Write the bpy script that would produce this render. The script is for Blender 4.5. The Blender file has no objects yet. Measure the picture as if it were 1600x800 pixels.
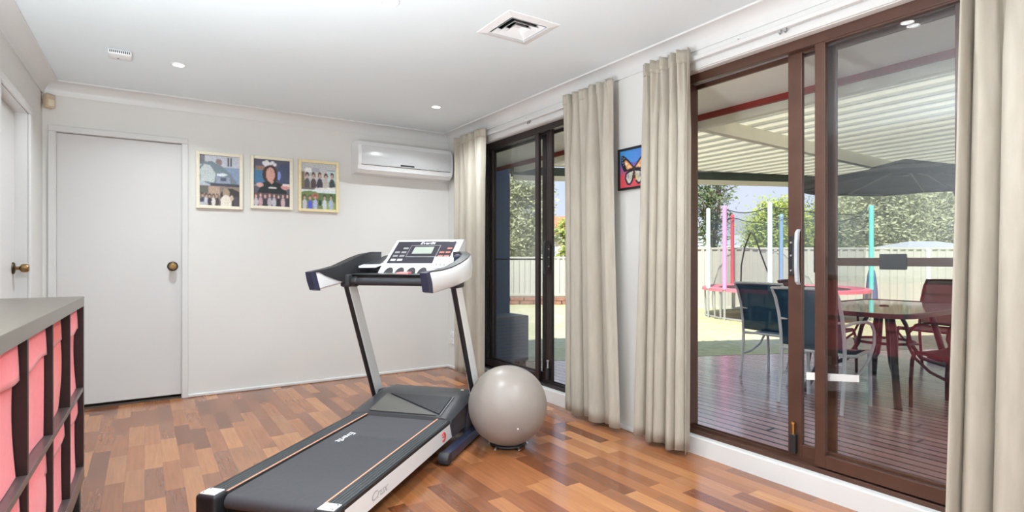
import bpy, bmesh, math, random
from mathutils import Vector, Matrix
random.seed(7)
C = bpy.context.scene.collection
PI = math.pi

# ------------------------------------------------------------------ helpers
def srgb(r, g, b):
    def f(c):
        c = c / 255.0
        return c / 12.92 if c <= 0.04045 else ((c + 0.055) / 1.055) ** 2.4
    return (f(r), f(g), f(b), 1.0)

class N:
    """small node-tree builder"""
    def __init__(s, name):
        s.m = bpy.data.materials.new(name); s.m.use_nodes = True
        s.t = s.m.node_tree; s.t.nodes.clear()
        s.out = s.t.nodes.new('ShaderNodeOutputMaterial')
    def n(s, kind, **kw):
        x = s.t.nodes.new(kind)
        for k, v in kw.items():
            if hasattr(x, k): setattr(x, k, v)
        return x
    def l(s, a, b): s.t.links.new(a, b)
    def coords(s, scale=(1, 1, 1), rot=(0, 0, 0)):
        tc = s.n('ShaderNodeTexCoord'); mp = s.n('ShaderNodeMapping')
        mp.inputs['Scale'].default_value = scale; mp.inputs['Rotation'].default_value = rot
        s.l(tc.outputs['Object'], mp.inputs['Vector']); return mp.outputs['Vector']
    def noise(s, vec, scale, detail=4, rough=.5):
        x = s.n('ShaderNodeTexNoise'); x.inputs['Scale'].default_value = scale
        x.inputs['Detail'].default_value = detail; x.inputs['Roughness'].default_value = rough
        if vec is not None: s.l(vec, x.inputs['Vector'])
        return x
    def ramp(s, fac, stops):
        x = s.n('ShaderNodeValToRGB'); e = x.color_ramp.elements
        while len(e) < len(stops): e.new(.5)
        for el, (p, c) in zip(e, stops): el.position = p; el.color = c
        s.l(fac, x.inputs['Fac']); return x.outputs['Color']
    def math(s, op, a, b=None):
        x = s.n('ShaderNodeMath', operation=op)
        for i, v in enumerate((a, b)):
            if v is None: continue
            if isinstance(v, (int, float)): x.inputs[i].default_value = v
            else: s.l(v, x.inputs[i])
        return x.outputs[0]

def mat(name, col, rough=.5, metal=0., var=.06, vscale=6., bump=0., bscale=80., spec=.5, stretch=(1, 1, 1), coat=0., sheen=0.):
    k = N(name); p = k.n('ShaderNodeBsdfPrincipled')
    v = k.coords(stretch)
    nz = k.noise(v, vscale, 3)
    lo = tuple(c * (1 - var) for c in col[:3]) + (1,); hi = tuple(min(1, c * (1 + var)) for c in col[:3]) + (1,)
    k.l(k.ramp(nz.outputs['Fac'], [(.3, lo), (.7, hi)]), p.inputs['Base Color'])
    p.inputs['Roughness'].default_value = rough; p.inputs['Metallic'].default_value = metal
    p.inputs['Specular IOR Level'].default_value = spec
    p.inputs['Coat Weight'].default_value = coat
    if sheen: p.inputs['Sheen Weight'].default_value = sheen
    if bump:
        nb = k.noise(v, bscale, 3); b = k.n('ShaderNodeBump'); b.inputs['Strength'].default_value = bump
        b.inputs['Distance'].default_value = .004
        k.l(nb.outputs['Fac'], b.inputs['Height']); k.l(b.outputs['Normal'], p.inputs['Normal'])
    k.l(p.outputs[0], k.out.inputs[0]); return k.m

def glass_mat(name, tint, refl=1.0):
    k = N(name); t = k.n('ShaderNodeBsdfTransparent'); t.inputs[0].default_value = tint
    g = k.n('ShaderNodeBsdfGlossy'); g.inputs['Roughness'].default_value = .0
    g.inputs['Color'].default_value = (.95, .97, 1, 1)
    lw = k.n('ShaderNodeLayerWeight'); lw.inputs['Blend'].default_value = .5
    f5 = k.math('POWER', lw.outputs['Facing'], 5.0)
    fr = k.math('ADD', k.math('MULTIPLY', f5, .9 * refl), .035 * refl)
    mx = k.n('ShaderNodeMixShader'); k.l(fr, mx.inputs[0]); k.l(t.outputs[0], mx.inputs[1]); k.l(g.outputs[0], mx.inputs[2])
    k.l(mx.outputs[0], k.out.inputs[0]); return k.m

def mesh_mat(name, col, cover, rough=.7):
    """woven see-through mesh: a fixed share of light passes between the threads"""
    k = N(name); t = k.n('ShaderNodeBsdfTransparent'); p = k.n('ShaderNodeBsdfPrincipled')
    v = k.coords(); nz = k.noise(v, 9, 2)
    lo = tuple(c * .85 for c in col[:3]) + (1,)
    k.l(k.ramp(nz.outputs['Fac'], [(.3, lo), (.7, col)]), p.inputs['Base Color']); p.inputs['Roughness'].default_value = rough
    mx = k.n('ShaderNodeMixShader'); mx.inputs[0].default_value = cover
    k.l(t.outputs[0], mx.inputs[1]); k.l(p.outputs[0], mx.inputs[2]); k.l(mx.outputs[0], k.out.inputs[0]); return k.m

def paint_mat(name, rough=.35):
    k = N(name); p = k.n('ShaderNodeBsdfPrincipled'); a = k.n('ShaderNodeVertexColor'); a.layer_name = 'print'
    k.l(a.outputs['Color'], p.inputs['Base Color']); p.inputs['Roughness'].default_value = rough
    k.l(p.outputs[0], k.out.inputs[0]); return k.m

def emit_mat(name, col, s):
    k = N(name); e = k.n('ShaderNodeEmission'); e.inputs[0].default_value = col; e.inputs[1].default_value = s
    k.l(e.outputs[0], k.out.inputs[0]); return k.m

class MB:
    def __init__(s): s.bm = bmesh.new()
    def _merge(s, b2, M=None):
        if M is not None: bmesh.ops.transform(b2, matrix=M, verts=b2.verts)
        me = bpy.data.meshes.new('tmp'); b2.to_mesh(me); b2.free(); s.bm.from_mesh(me); bpy.data.meshes.remove(me)
    def box(s, lo, hi, bev=0., seg=2, M=None):
        b = bmesh.new(); bmesh.ops.create_cube(b, size=1)
        sz = [max(1e-5, hi[i] - lo[i]) for i in range(3)]
        for v in b.verts:
            for i in range(3): v.co[i] = lo[i] + (v.co[i] + .5) * sz[i]
        if bev > 0:
            bev = min(bev, min(sz) * .49)
            bmesh.ops.bevel(b, geom=b.edges[:], offset=bev, segments=seg, profile=.5, affect='EDGES')
        s._merge(b, M); return s
    def hexa(s, p):
        """8 corner points: bottom 4 ccw, top 4 ccw"""
        v = [s.bm.verts.new(q) for q in p]
        for f in ((3, 2, 1, 0), (4, 5, 6, 7), (0, 1, 5, 4), (1, 2, 6, 5), (2, 3, 7, 6), (3, 0, 4, 7)):
            s.bm.faces.new([v[i] for i in f])
        return s
    def prism(s, pts, off):
        off = Vector(off); a = [s.bm.verts.new(p) for p in pts]; b = [s.bm.verts.new(Vector(p) + off) for p in pts]
        n = len(pts); s.bm.faces.new(a[::-1]); s.bm.faces.new(b)
        for i in range(n): s.bm.faces.new((a[i], a[(i + 1) % n], b[(i + 1) % n], b[i]))
        return s
    def poly(s, pts):
        s.bm.faces.new([s.bm.verts.new(p) for p in pts]); return s
    def loft(s, rings, closed=True, cap=True):
        R = [[s.bm.verts.new(p) for p in r] for r in rings]; n = len(R[0])
        for a, b in zip(R, R[1:]):
            for i in range(n if closed else n - 1):
                j = (i + 1) % n; s.bm.faces.new((a[i], a[j], b[j], b[i]))
        if cap and closed: s.bm.faces.new(R[0][::-1]); s.bm.faces.new(R[-1])
        return s
    def tube(s, pts, r, seg=10, cap=True, flat=(1, 1)):
        pts = [Vector(p) for p in pts]; rings = []; up = None
        for i, p in enumerate(pts):
            d = (pts[min(i + 1, len(pts) - 1)] - pts[max(i - 1, 0)]).normalized()
            if up is None:
                up = Vector((0, 0, 1)) if abs(d.z) < .9 else Vector((1, 0, 0))
            x = up.cross(d).normalized() if up.cross(d).length > 1e-6 else Vector((1, 0, 0)); y = d.cross(x).normalized(); up = y
            rr = r[i] if isinstance(r, (list, tuple)) else r
            rings.append([p + x * (math.cos(2 * PI * k / seg) * rr * flat[0]) + y * (math.sin(2 * PI * k / seg) * rr * flat[1]) for k in range(seg)])
        return s.loft(rings, True, cap)
    def bar(s, a, b, w, h, up=(0, 0, 1), bev=0.):
        a, b = Vector(a), Vector(b); d = b - a; L = d.length; d.normalize(); up = Vector(up)
        x = d.cross(up).normalized(); z = x.cross(d).normalized()
        M = Matrix((x.to_4d(), d.to_4d(), z.to_4d(), (0, 0, 0, 1))).transposed()
        M = Matrix(((x.x, d.x, z.x, a.x), (x.y, d.y, z.y, a.y), (x.z, d.z, z.z, a.z), (0, 0, 0, 1)))
        return s.box((-w / 2, 0, -h / 2), (w / 2, L, h / 2), bev, 2, M)
    def lathe(s, prof, seg=24, M=None):
        b = MB(); b.loft([[(r * math.cos(2 * PI * k / seg), r * math.sin(2 * PI * k / seg), z) for k in range(seg)] for r, z in prof])
        s._merge(b.bm, M); return s
    def sphere(s, c, r, u=32, v=18, sc=(1, 1, 1)):
        b = bmesh.new(); bmesh.ops.create_uvsphere(b, u_segments=u, v_segments=v, radius=r)
        s._merge(b, Matrix.Translation(c) @ Matrix.Diagonal((*sc, 1))); return s
    def torus(s, c, R, r, seg=32, rs=8, M=None, a0=0, a1=2 * PI):
        full = abs(a1 - a0 - 2 * PI) < 1e-6
        b = MB(); rings = []
        n = seg if full else seg + 1
        for i in range(n):
            a = a0 + (a1 - a0) * i / seg
            rings.append([((R + r * math.cos(2 * PI * k / rs)) * math.cos(a), (R + r * math.cos(2 * PI * k / rs)) * math.sin(a), r * math.sin(2 * PI * k / rs)) for k in range(rs)])
        if full: rings.append(rings[0])
        b.loft(rings, True, not full)
        bmesh.ops.remove_doubles(b.bm, verts=b.bm.verts, dist=1e-6)
        s._merge(b.bm, Matrix.Translation(c) @ (M or Matrix.Identity(4))); return s
    def build(s, name, m, parent=None, smooth=False, ang=40):
        bmesh.ops.recalc_face_normals(s.bm, faces=s.bm.faces[:])
        me = bpy.data.meshes.new(name); s.bm.to_mesh(me); s.bm.free()
        o = bpy.data.objects.new(name, me); C.objects.link(o)
        if m is not None: me.materials.append(m)
        if parent is not None: o.parent = parent
        if smooth:
            for p in me.polygons: p.use_smooth = True
            try: me.set_sharp_from_angle(angle=math.radians(ang))
            except Exception: pass
        return o

def thing(name, label, cat, loc=(0, 0, 0), rz=0., group=None):
    o = bpy.data.objects.new(name, None); C.objects.link(o); o.empty_display_size = .1
    o.location = loc; o.rotation_euler = (0, 0, rz); return tag(o, label, cat, group)
def tag(o, label, cat, group=None):
    o['label'] = label; o['category'] = cat
    if group: o['group'] = group
    return o
def struct(o, label=None, cat=None):
    o['kind'] = 'structure'
    if label: o['label'] = label
    if cat: o['category'] = cat
    return o
def copy_tree(o, parent=None):
    kids = [c for c in bpy.data.objects if c.parent == o]
    c = o.copy(); C.objects.link(c)
    if parent is not None: c.parent = parent
    for k in kids: copy_tree(k, c)
    return c
def text(name, body, size, M, m, parent=None, ext=.0008, shear=0., sx=1.):
    cu = bpy.data.curves.new(name + '_curve', 'FONT'); cu.body = body; cu.size = size; cu.extrude = ext; cu.shear = shear
    cu.align_x = 'CENTER'; cu.align_y = 'CENTER'; cu.offset = size * .012
    t = bpy.data.objects.new(name + '_tmp', cu); C.objects.link(t)
    dg = bpy.context.evaluated_depsgraph_get(); dg.update()
    me = bpy.data.meshes.new_from_object(t.evaluated_get(dg)); me.transform(M @ Matrix.Diagonal((sx, 1, 1, 1)))
    bpy.data.objects.remove(t); bpy.data.curves.remove(cu)
    o = bpy.data.objects.new(name, me); C.objects.link(o); me.materials.clear(); me.materials.append(m)
    if parent is not None: o.parent = parent
    return o

# the picture printed on a flat sheet: a small colour raster held per face
class Print:
    def __init__(s, w, h, bg): s.w, s.h = w, h; s.p = [[bg] * w for _ in range(h)]
    def each(s, test, col, al=1.):
        for y in range(s.h):
            for x in range(s.w):
                u, v = (x + .5) / s.w, (y + .5) / s.h
                if test(u, v):
                    c = col(u, v) if callable(col) else col
                    o = s.p[y][x]; s.p[y][x] = tuple(o[i] * (1 - al) + c[i] * al for i in range(3))
    def rect(s, a, b, c, d, col, al=1.): s.each(lambda u, v: a <= u <= c and b <= v <= d, col, al)
    def ell(s, cx, cy, rx, ry, col, al=1.): s.each(lambda u, v: ((u - cx) / rx) ** 2 + ((v - cy) / ry) ** 2 <= 1, col, al)
    def pol(s, pts, col, al=1.):
        def t(u, v):
            r = False; j = len(pts) - 1
            for i in range(len(pts)):
                xi, yi = pts[i]; xj, yj = pts[j]
                if (yi > v) != (yj > v) and u < (xj - xi) * (v - yi) / (yj - yi) + xi: r = not r
                j = i
            return r
        s.each(t, col, al)
    def soft(s):
        q = s.p; s.p = [[tuple((q[y][x][i] * 4 + q[max(0, y - 1)][x][i] + q[min(s.h - 1, y + 1)][x][i] + q[y][max(0, x - 1)][i] + q[y][min(s.w - 1, x + 1)][i]) / 8 for i in range(3)) for x in range(s.w)] for y in range(s.h)]
    def grain(s, a, rnd):
        for row in s.p:
            for i, c in enumerate(row):
                k = 1 + rnd.uniform(-a, a); row[i] = tuple(min(255, max(0, q * k)) for q in c)
    def sheet(s, name, org, ux, uy, m, parent):
        """org top-left corner, ux full width vector, uy full downward vector"""
        org, ux, uy = Vector(org), Vector(ux), Vector(uy)
        vs = [org + ux * (x / s.w) + uy * (y / s.h) for y in range(s.h + 1) for x in range(s.w + 1)]
        W = s.w + 1; fs = []; cols = []
        for y in range(s.h):
            for x in range(s.w):
                a = y * W + x; fs.append((a, a + W, a + W + 1, a + 1)); cols.append(srgb(*s.p[y][x]))
        me = bpy.data.meshes.new(name); me.from_pydata([tuple(v) for v in vs], [], fs)
        at = me.color_attributes.new('print', 'FLOAT_COLOR', 'CORNER')
        for i, c in enumerate(cols):
            for q in range(4): at.data[i * 4 + q].color = c
        me.materials.append(m); o = bpy.data.objects.new(name, me); C.objects.link(o); o.parent = parent; return o

# camera-aligned survey frame used to note where outdoor things stand (lateral, distance) on the plan
YAW = math.radians(33.3); SN, CS = math.sin(YAW), math.cos(YAW)
def plan(lat, d, z=0.): return Vector((SN * d + CS * lat, CS * d - SN * lat, z))
# ------------------------------------------------------------------ materials
M_wall = mat('wall_paint', srgb(226, 225, 222), .65, var=.012, vscale=2, bump=.06, bscale=220)
M_ceil = mat('ceiling_paint', srgb(235, 245, 249), .75, var=.01, vscale=1.5)
M_white = mat('white_gloss_paint', srgb(222, 222, 221), .36, var=.012, vscale=3)
M_door = mat('door_paint', srgb(218, 217, 216), .4, var=.012, vscale=2)
M_bronze = mat('bronze_aluminium', srgb(84, 57, 46), .38, .25, var=.12, vscale=9)
M_bronze_d = mat('dark_bronze_aluminium', srgb(46, 36, 36), .4, .25, var=.12, vscale=9)
M_black = mat('black_plastic', srgb(32, 32, 35), .42, var=.1, vscale=20)
M_blackm = mat('matt_black_plastic', srgb(46, 47, 51), .55, var=.08, vscale=30, bump=.05, bscale=400)
M_grey = mat('grey_plastic', srgb(120, 122, 124), .45)
M_silver = mat('silver_paint', srgb(205, 210, 216), .3, .35, var=.03)
M_chrome = mat('chrome', srgb(215, 215, 218), .18, 1., var=.02)
M_gloss = mat('white_plastic', srgb(238, 239, 240), .25, var=.015)
M_brass = mat('aged_brass', srgb(150, 120, 78), .32, .9, var=.15, vscale=30)
M_brass_d = mat('dark_brass', srgb(84, 74, 56), .4, .8, var=.15, vscale=30)
M_gold = mat('bright_brass', srgb(214, 180, 110), .25, 1., var=.05)
M_dark = mat('dark_recess', srgb(26, 26, 28), .7)
M_lino = mat('threshold_timber', srgb(84, 74, 66), .5, var=.2, vscale=14, stretch=(1, 6, 1))
M_ivory = mat('ivory_plastic', srgb(226, 214, 190), .4, var=.02)
M_beige = mat('beige_plastic', srgb(205, 184, 158), .45, var=.03)
M_cream_frame = mat('cream_timber_frame', srgb(240, 234, 214), .4, var=.03, vscale=12, stretch=(1, 1, 4))
M_cream_frame2 = mat('pale_pine_frame', srgb(238, 222, 178), .4, var=.06, vscale=12, stretch=(1, 1, 4))
M_print = paint_mat('photo_print'); M_paint = paint_mat('painted_canvas', .5)
M_ball = mat('ball_vinyl', srgb(156, 147, 140), .36, var=.02, vscale=5, bump=.12, bscale=60)
M_acpanel = mat('ac_front_panel', srgb(212, 214, 216), .2, var=.01)
M_acscr = mat('ac_display', srgb(40, 42, 44), .2)
M_shelf = mat('black_brown_veneer', srgb(44, 32, 32), .4, var=.12, vscale=30, stretch=(1, .1, 1))
M_shelf_top_lit = mat('lit_top_veneer', srgb(106, 97, 85), .28, var=.07, vscale=26, stretch=(1, .08, 1))  # lit copy of the dark veneer: light on the top put into colour
M_bin = mat('coral_fabric', srgb(246, 110, 118), .85, var=.04, vscale=40, bump=.15, bscale=500, sheen=.3)
M_bin2 = mat('salmon_fabric', srgb(238, 92, 84), .85, var=.04, vscale=40, bump=.15, bscale=500, sheen=.3)
M_belt = mat('running_belt', srgb(72, 72, 76), .7, var=.06, vscale=60, bump=.1, bscale=600)
M_rail = mat('ribbed_side_rail', srgb(66, 70, 72), .6, var=.08, vscale=40)
M_hood = mat('motor_hood_plastic', srgb(58, 58, 62), .35, var=.06)
M_hood2 = mat('motor_hood_inset', srgb(92, 90, 86), .38, var=.06)
M_orange = mat('orange_stripe', srgb(236, 170, 140), .5, var=.03)
M_red = mat('red_plastic', srgb(206, 66, 62), .4, var=.05)
M_pink = mat('pink_card', srgb(236, 150, 150), .5, var=.05)
M_bluegrey = mat('navy_plastic', srgb(48, 52, 74), .3, var=.08)
M_screen = mat('console_lcd', srgb(168, 176, 164), .2, var=.03)
M_panel = mat('console_panel', srgb(52, 50, 60), .3, var=.05)
M_keys = mat('console_keys', srgb(150, 150, 150), .4)
M_keysr = mat('console_keys_red', srgb(190, 120, 104), .4)
M_paper = mat('white_paper', srgb(244, 240, 236), .6, var=.01)
M_text = mat('white_lettering', srgb(240, 240, 240), .5, var=.0)
M_shelf_sheen = mat('door_sheen_veneer', srgb(88, 78, 77), .3, var=.08, vscale=26, stretch=(1, .08, 1))  # same dark veneer with the bright doors' reflection put into its colour
M_bounce_ground = mat('pale_bounce_ground', srgb(226, 224, 218), .8, var=.05, vscale=3)
M_textg = mat('grey_lettering', srgb(178, 178, 178), .5, var=.0)
M_glass = glass_mat('clear_glass', (.965, .975, .97, 1), 1.)
M_tint = glass_mat('tinted_glass', (.962, .97, .976, 1), .9)
M_fly = mesh_mat('insect_screen', srgb(30, 30, 34), .08)
M_net = mesh_mat('trampoline_net', srgb(80, 96, 104), .2)
M_sling = mesh_mat('teal_sling_weave', srgb(24, 80, 108), .84)
M_maroon = mat('maroon_chair_frame', srgb(96, 40, 52), .4, .2, var=.05)  # maroon tone for the frames of three table chairs
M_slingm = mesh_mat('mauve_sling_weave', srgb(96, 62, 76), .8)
M_chair = mat('pale_silver_powder_coat', srgb(218, 222, 226), .4, .1, var=.03)
M_lamp = emit_mat('lamp_diffuser', (1, .97, .93, 1), 14)

def curtain_mat():
    k = N('curtain_linen'); p = k.n('ShaderNodeBsdfPrincipled'); v = k.coords((1, 1, .15))
    nz = k.noise(v, 40, 4); k.l(k.ramp(nz.outputs['Fac'], [(.3, srgb(184, 177, 163)), (.7, srgb(196, 189, 176))]), p.inputs['Base Color'])
    p.inputs['Roughness'].default_value = .9; p.inputs['Specular IOR Level'].default_value = .15
    tl = k.n('ShaderNodeBsdfTranslucent'); tl.inputs[0].default_value = srgb(214, 204, 186)
    mx = k.n('ShaderNodeMixShader'); mx.inputs[0].default_value = .12
    wv = k.noise(k.coords((1, 1, 1)), 900, 2); b = k.n('ShaderNodeBump'); b.inputs['Strength'].default_value = .08
    b.inputs['Distance'].default_value = .002; k.l(wv.outputs['Fac'], b.inputs['Height']); k.l(b.outputs['Normal'], p.inputs['Normal'])
    k.l(p.outputs[0], mx.inputs[1]); k.l(tl.outputs[0], mx.inputs[2]); k.l(mx.outputs[0], k.out.inputs[0]); return k.m
M_curtain = curtain_mat()

def strip_floor(name, width, length, stops, rough, gap=.03, spec=.5, gapcol=.35, along='Y', coat=0., ior=1.5):
    """timber strips laid along one axis; each block gets its own tone"""
    k = N(name); p = k.n('ShaderNodeBsdfPrincipled'); tc = k.n('ShaderNodeTexCoord')
    sp = k.n('ShaderNodeSeparateXYZ'); k.l(tc.outputs['Object'], sp.inputs[0])
    a, b = (sp.outputs['X'], sp.outputs['Y']) if along == 'Y' else (sp.outputs['Y'], sp.outputs['X'])
    xs = k.math('DIVIDE', a, width); ix = k.math('FLOOR', xs); fx = k.math('FRACT', xs)
    w1 = k.n('ShaderNodeTexWhiteNoise', noise_dimensions='1D'); k.l(ix, w1.inputs['W'])
    ys = k.math('ADD', k.math('DIVIDE', b, length), k.math('MULTIPLY', w1.outputs['Value'], 7.3))
    iy = k.math('FLOOR', ys); fy = k.math('FRACT', ys)
    cb = k.n('ShaderNodeCombineXYZ'); k.l(ix, cb.inputs[0]); k.l(iy, cb.inputs[1])
    w2 = k.n('ShaderNodeTexWhiteNoise', noise_dimensions='3D'); k.l(cb.outputs[0], w2.inputs['Vector'])
    col = k.ramp(w2.outputs['Value'], stops)
    mp = k.n('ShaderNodeMapping'); mp.inputs['Scale'].default_value = (60, 3.5, 1) if along == 'Y' else (3.5, 60, 1)
    k.l(tc.outputs['Object'], mp.inputs['Vector']); gr = k.noise(mp.outputs[0], 1., 5, .6)
    gcol = k.ramp(gr.outputs['Fac'], [(.3, (.8, .78, .76, 1)), (.72, (1.08, 1.06, 1.04, 1))])
    mx = k.n('ShaderNodeMix', data_type='RGBA', blend_type='MULTIPLY'); mx.inputs[0].default_value = 1.
    k.l(col, mx.inputs[6]); k.l(gcol, mx.inputs[7])
    ex = k.math('MINIMUM', fx, k.math('SUBTRACT', 1., fx)); ey = k.math('MULTIPLY', k.math('MINIMUM', fy, k.math('SUBTRACT', 1., fy)), length / width)
    e = k.math('MINIMUM', ex, ey); g = k.math('LESS_THAN', e, gap)
    m2 = k.n('ShaderNodeMix', data_type='RGBA', blend_type='MULTIPLY'); k.l(g, m2.inputs[0])
    k.l(mx.outputs[2], m2.inputs[6]); m2.inputs[7].default_value = (gapcol, gapcol, gapcol, 1)
    k.l(m2.outputs[2], p.inputs['Base Color']); p.inputs['Roughness'].default_value = rough
    p.inputs['Specular IOR Level'].default_value = spec; p.inputs['IOR'].default_value = ior; p.inputs['Coat Weight'].default_value = coat; p.inputs['Coat Roughness'].default_value = .07; p.inputs['Coat IOR'].default_value = 1.75
    nb = k.noise(tc.outputs['Object'], 5, 3); b2 = k.n('ShaderNodeBump'); b2.inputs['Strength'].default_value = .12; b2.inputs['Distance'].default_value = .003
    k.l(nb.outputs['Fac'], b2.inputs['Height']); k.l(b2.outputs['Normal'], p.inputs['Normal'])
    k.l(p.outputs[0], k.out.inputs[0]); return k.m
M_floor = strip_floor('parquet_strip_floor', .083, .46, [(0., srgb(114, 65, 38)), (.3, srgb(146, 89, 54)), (.6, srgb(164, 104, 63)), (.85, srgb(190, 131, 83)), (1., srgb(128, 79, 54))], .21, gap=.010, gapcol=.75, spec=.5, ior=1.95)
M_deck = strip_floor('deck_boards', .092, 3.6, [(0., srgb(172, 146, 156)), (.5, srgb(188, 160, 170)), (1., srgb(202, 174, 182))], .2, gap=.10, gapcol=.04, spec=.5, ior=2.2)  # sky reflection on red brown boards put into the lavender grey base

def lawn_mat():
    k = N('lawn_turf'); p = k.n('ShaderNodeBsdfPrincipled'); v = k.coords()
    n1 = k.noise(v, .35, 4); n2 = k.noise(v, 7, 5, .7)
    c1 = k.ramp(n1.outputs['Fac'], [(.35, srgb(206, 200, 170)), (.65, srgb(188, 188, 142))])
    c2 = k.ramp(n2.outputs['Fac'], [(.3, (.72, .74, .66, 1)), (.7, (1.12, 1.1, 1.05, 1))])
    mx = k.n('ShaderNodeMix', data_type='RGBA', blend_type='MULTIPLY'); mx.inputs[0].default_value = 1
    k.l(c1, mx.inputs[6]); k.l(c2, mx.inputs[7]); k.l(mx.outputs[2], p.inputs['Base Color']); p.inputs['Roughness'].default_value = .95
    b = k.n('ShaderNodeBump'); b.inputs['Strength'].default_value = .5; n3 = k.noise(v, 60, 4); k.l(n3.outputs['Fac'], b.inputs['Height']); k.l(b.outputs['Normal'], p.inputs['Normal'])
    k.l(p.outputs[0], k.out.inputs[0]); return k.m
M_lawn = lawn_mat()
M_fence = mat('cream_steel_fence', srgb(196, 196, 184), .5, var=.03, vscale=1.5)
def roof_mat():
    k = N('opal_roof_sheet'); p = k.n('ShaderNodeBsdfPrincipled'); v = k.coords(); nz = k.noise(v, 3, 2)
    c = k.ramp(nz.outputs['Fac'], [(.3, srgb(236, 234, 222)), (.7, srgb(246, 244, 234))]); k.l(c, p.inputs['Base Color']); p.inputs['Roughness'].default_value = .4
    t = k.n('ShaderNodeBsdfTranslucent'); t.inputs[0].default_value = srgb(244, 242, 228); mx = k.n('ShaderNodeMixShader'); mx.inputs[0].default_value = .55
    k.l(p.outputs[0], mx.inputs[1]); k.l(t.outputs[0], mx.inputs[2]); k.l(mx.outputs[0], k.out.inputs[0]); return k.m
M_roofsheet = roof_mat()
M_rafter = mat('cream_steel_rafter', srgb(228, 224, 208), .5, var=.03)
M_gutter = mat('dark_green_gutter', srgb(58, 70, 66), .5, var=.06)
M_fascia = mat('red_brown_fascia', srgb(128, 44, 36), .45, var=.08)
M_soffit = mat('cream_soffit_sheet', srgb(238, 238, 228), .6, var=.02)
M_extwall = mat('blue_grey_cladding', srgb(92, 112, 144), .7, var=.06, bump=.2, bscale=30)
M_fold = mat('black_umbrella_cloth', srgb(30, 34, 38), .8, var=.1, vscale=12)
M_pad = mat('pink_trampoline_pad', srgb(226, 120, 132), .6, var=.08)
M_steel = mat('galvanised_steel', srgb(190, 194, 196), .35, .6, var=.05)
M_tabletop = mat('table_glass_top', srgb(186, 196, 206), .05, var=.03, spec=.9)
M_tframe = mat('table_frame_steel', srgb(56, 58, 66), .35, .3, var=.05)
M_bark = mat('bark', srgb(104, 92, 80), .9, var=.3, vscale=20)
M_edging = mat('brown_brick_edging', srgb(150, 112, 96), .85, var=.3, vscale=14)
M_renderw = mat('pale_rendered_wall', srgb(226, 214, 204), .8, var=.04)
M_tile_o = mat('terracotta_roof_tile', srgb(190, 126, 92), .75, var=.15, vscale=20)
M_tile_g = mat('grey_roof_sheet', srgb(178, 182, 184), .6, var=.06, vscale=8)
M_cond = mat('condenser_paint', srgb(108, 118, 130), .5, var=.04)
def leaf_mat(name, a, b):
    k = N(name); p = k.n('ShaderNodeBsdfPrincipled'); v = k.coords(); nz = k.noise(v, 3.5, 4, .7)
    c = k.ramp(nz.outputs['Fac'], [(.3, a), (.7, b)]); k.l(c, p.inputs['Base Color']); p.inputs['Roughness'].default_value = .7
    t = k.n('ShaderNodeBsdfTranslucent'); k.l(c, t.inputs[0]); mx = k.n('ShaderNodeMixShader'); mx.inputs[0].default_value = .3
    k.l(p.outputs[0], mx.inputs[1]); k.l(t.outputs[0], mx.inputs[2]); k.l(mx.outputs[0], k.out.inputs[0]); return k.m
M_leaf1 = leaf_mat('grey_green_leaves', srgb(158, 166, 132), srgb(206, 208, 170))
M_leaf2 = leaf_mat('yellow_green_leaves', srgb(130, 150, 70), srgb(196, 204, 110))
M_leaf3 = leaf_mat('dark_green_leaves', srgb(84, 104, 70), srgb(136, 152, 104))
SKY_S, SUN_S, EXPO = .75, 5.8, .38
# ------------------------------------------------------------------ the room
H = 2.41
XR, YB = 2.65, 5.24
def LX(y): return -.618 - .0133 * (YB - y)
YF = -2.7
struct(MB().box((-1.1, YF, -.12), (2.75, 5.3, 0)).build('floor', M_floor), 'glossy red brown timber strip floor')
# ceiling with the square opening of the air vent
VX, VY, VH = 1.742, 2.59, .125
c = MB()
c.box((-1.1, YF - .2, H), (VX - VH, 5.42, H + .1)); c.box((VX + VH, YF - .2, H), (2.86, 5.42, H + .1))
c.box((VX - VH, YF - .2, H), (VX + VH, VY - VH, H + .1)); c.box((VX - VH, VY + VH, H), (VX + VH, 5.42, H + .1))
struct(c.build('ceiling', M_ceil), 'flat white ceiling')
# back wall with the door opening
DX0, DX1, DH = -.542, .252, 2.055
w = MB()
w.box((-1.1, YB, 0), (DX0, YB + .15, H)); w.box((DX1, YB, 0), (XR + .18, YB + .15, H)); w.box((DX0, YB, DH), (DX1, YB + .15, H))
w.box((DX0 - .1, YB + .125, 0), (DX1 + .1, YB + .15, H))  # unseen slab added behind the door to stop light leaking under it
struct(w.build('wall_back', M_wall), 'warm white painted wall with the pictures and the air conditioner')
# left wall, very slightly out of square
LY0, LY1 = 3.88, 4.69
w = MB()
def lseg(y0, y1, z0, z1): w.prism([(LX(y0), y0, z0), (LX(y1), y1, z0), (-1.1, y1, z0), (-1.1, y0, z0)], (0, 0, z1 - z0))
lseg(LY1, YB, 0, H); w.box((-1.15, LY0 - .1, 0), (-1.08, LY1 + .1, H)); lseg(YF, LY0, 0, H); lseg(LY0, LY1, DH, H)  # the thin outer slab is added to keep light out of the doorway
struct(w.build('wall_left', M_wall), 'warm white painted wall behind the shelf')
# right wall: two sliding door openings
D4 = (.80, 2.25); D3 = (2.90, 4.60); HD = 2.205
w = MB()
for a, b in ((YF, D4[0]), (D4[1], D3[0]), (D3[1], YB + .15)): w.box((XR, a, -.1), (XR + .18, b, H))
for a, b in (D4, D3): w.box((XR, a, HD), (XR + .18, b, H)); 
struct(w.build('wall_right', M_wall), 'white wall holding the two sliding doors')
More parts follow.
